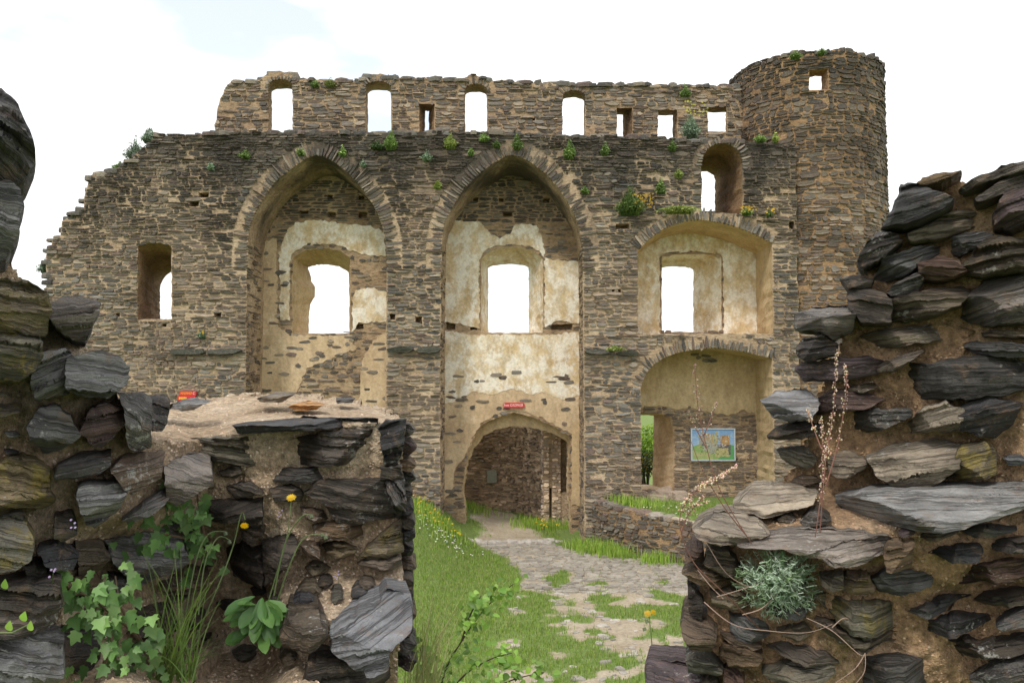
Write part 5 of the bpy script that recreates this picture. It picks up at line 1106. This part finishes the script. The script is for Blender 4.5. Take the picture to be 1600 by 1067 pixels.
# blue-green mugwort cushion and last year's dry stalks on the right wall
art = empty('wormwood_cushion', P(1220, 935, 1.9), 'feathery blue-green wormwood cushion growing from the right wall', 'plant'); mb = MB(); c0 = Vector(P(1222, 925, 1.98))
for k in range(300):
    a, r = U(0, 6.28), rng.random() ** .55; tip = Vector(P(1216 + math.cos(a) * 70 * r, 908 - math.sin(a) * 62 * r, 1.93 - .13 * (1 - r * r))); b = c0.lerp(tip, U(.25, .55)); d = tip - b; kk = U(.7, 1.25); cl = tuple(q * kk for q in rng.choice([(.4, .5, .37), (.31, .43, .28), (.48, .57, .45), (.26, .37, .19)]))
    mb.tube([tuple(b), tuple(tip)], .0009, .0006, 3, cl)
    for q in range(9):
        p_ = b.lerp(tip, .25 + .75 * q / 8); s = Vector((U(-1, 1), U(-1, .3), U(-1, 1))).normalized(); e1 = p_ + (d.normalized() * .7 + s).normalized() * U(.008, .017); wv = s.orthogonal().normalized() * .0011
        mb.add([tuple(p_ - wv), tuple(p_ + wv), tuple(e1 + wv * .7), tuple(e1 - wv * .7)], [(0, 1, 2, 3)], cl)
mb.build('foliage', M['leaf'], art); mb = MB()
for k in range(5): mb.tube([tuple(c0 + Vector((U(-.04, .04), .12, U(-.05, 0)))), tuple(c0 + Vector((U(-.06, .06), U(-.05, 0), U(-.05, .05))))], .003, .002, 5, (.2, .15, .1))
mb.build('stem', M['dry'], art)
def dry(label, stems, heads, cs=(.17, .075, .055), ch=((.44, .32, .22), (.56, .44, .33), (.32, .22, .15)), r=.0015, name='dry_stalk', seed=.0022):
    e = empty(name, P(*stems[0][0]), label, 'stalk', 'dry mugwort stalks'); mb = MB(); paths = []
    for s in stems: c = catmull([tuple(q) for q in path3(s)], 7); paths.append(c); mb.tube(c, r, r * .4, 5, cs)
    mh = MB()
    for i, f0, f1, n, sp in heads:
        c = paths[i]
        for k in range(n):
            t = U(f0, f1) * (len(c) - 1); j = int(min(t, len(c) - 2)); q = Vector(c[j]).lerp(Vector(c[j + 1]), t - j); tap = 1 - .6 * (t / (len(c) - 1) - f0) / max(.01, f1 - f0); p_ = q + Vector((U(-1, 1), U(-.7, .7), U(-.4, 1))).normalized() * sp * U(.2, 1) * tap
            if rng.random() < .35: mb.tube([tuple(q), tuple(p_)], .0006, .0004, 3, cs)
            s = seed * U(.6, 1.2); mh.add([tuple(p_ + Vector(d) * s) for d in ((1, 0, 0), (0, 1, 0), (-1, 0, 0), (0, -1, 0), (0, 0, 1.3), (0, 0, -1.3))], [(0, 1, 4), (1, 2, 4), (2, 3, 4), (3, 0, 4), (1, 0, 5), (2, 1, 5), (3, 2, 5), (0, 3, 5)], tuple(x * U(.8, 1.2) for x in rng.choice(ch)))
    mb.build('stem', M['dry'], e)
    if mh.v: mh.build('seed_heads', M['dry'], e)
dry('dry stalk bending left with a drooping seed plume before the picture board', [[(1190, 985, 1.95), (1130, 925, 1.88), (1085, 880, 1.85), (1064, 830, 1.84), (1066, 795, 1.84), (1090, 765, 1.84), (1125, 745, 1.85), (1152, 728, 1.86)], [(1066, 800, 1.84), (1085, 790, 1.84), (1110, 783, 1.84)], [(1064, 835, 1.84), (1075, 805, 1.84), (1100, 775, 1.84)]], [(0, .55, 1, 190, .013), (1, .2, 1, 40, .01), (2, .3, 1, 40, .01)])
dry('tall thin dry stalk crossing the picture board', [[(1230, 930, 1.95), (1175, 850, 1.88), (1125, 765, 1.85), (1102, 690, 1.84), (1090, 630, 1.84), (1085, 568, 1.84)], [(1165, 835, 1.87), (1130, 790, 1.86), (1098, 735, 1.85), (1080, 690, 1.85)], [(1104, 700, 1.84), (1085, 665, 1.84), (1075, 640, 1.84)], [(1100, 680, 1.84), (1112, 650, 1.84), (1120, 630, 1.84)]], [(0, .62, 1, 70, .014), (2, .3, 1, 22, .009), (3, .3, 1, 18, .009)], r=.0014, seed=.0018)
dry('cluster of upright reddish dry stalks against the right wall stones', [[(1262, 905, 1.95), (1275, 830, 1.9), (1285, 740, 1.95), (1283, 650, 2.0)], [(1275, 900, 1.95), (1282, 820, 1.92), (1290, 720, 1.95), (1302, 640, 2.0), (1308, 545, 2.02)], [(1290, 760, 1.95), (1310, 690, 1.98), (1322, 610, 2.0), (1320, 570, 2.02)], [(1283, 700, 1.96), (1268, 660, 1.98), (1262, 640, 1.98)]], [(0, .5, 1, 70, .012), (1, .5, 1, 110, .012), (2, .3, 1, 80, .011), (3, .3, 1, 40, .01)])
dry('tangle of bare pinkish twigs hanging on the lower right wall', [[(1250, 960, 1.9), (1200, 930, 1.88), (1140, 900, 1.86), (1105, 850, 1.85)], [(1100, 940, 1.88), (1145, 975, 1.85), (1200, 985, 1.84), (1260, 988, 1.84), (1300, 975, 1.85)], [(1160, 960, 1.86), (1190, 950, 1.85), (1215, 925, 1.86), (1222, 905, 1.88)], [(1260, 965, 1.86), (1300, 985, 1.84), (1340, 1020, 1.82), (1352, 1024, 1.82)], [(1352, 1020, 1.82), (1335, 1045, 1.82), (1300, 1070, 1.82)], [(1120, 932, 1.87), (1160, 920, 1.86), (1200, 905, 1.88)], [(1130, 935, 1.87), (1110, 915, 1.88), (1090, 890, 1.9)], [(1300, 980, 1.85), (1320, 965, 1.85), (1340, 978, 1.85)], [(1352, 1022, 1.82), (1350, 1050, 1.82), (1330, 1075, 1.82)]], [], cs=(.3, .2, .16), r=.0013)
sp_ = empty('leaf_sprig', P(30, 990, 1.28), 'two bright leaves on a sprig at the bottom of the left edge', 'plant')
mb = MB(); mb.tube(path3([(-20, 988, 1.34), (20, 988, 1.3), (45, 975, 1.28)]), .0018, .001, 5, (.2, .24, .1)); mb.build('stem', M['dry'], sp_)
for px_, py_ in ((36, 970), (48, 985), (8, 920), (14, 985)): put_leaf(rng.choice(birch_me), sp_, P(px_, py_, 1.28), .016, (U(-.3, .3), -.3, 1), (0, -1, .4))
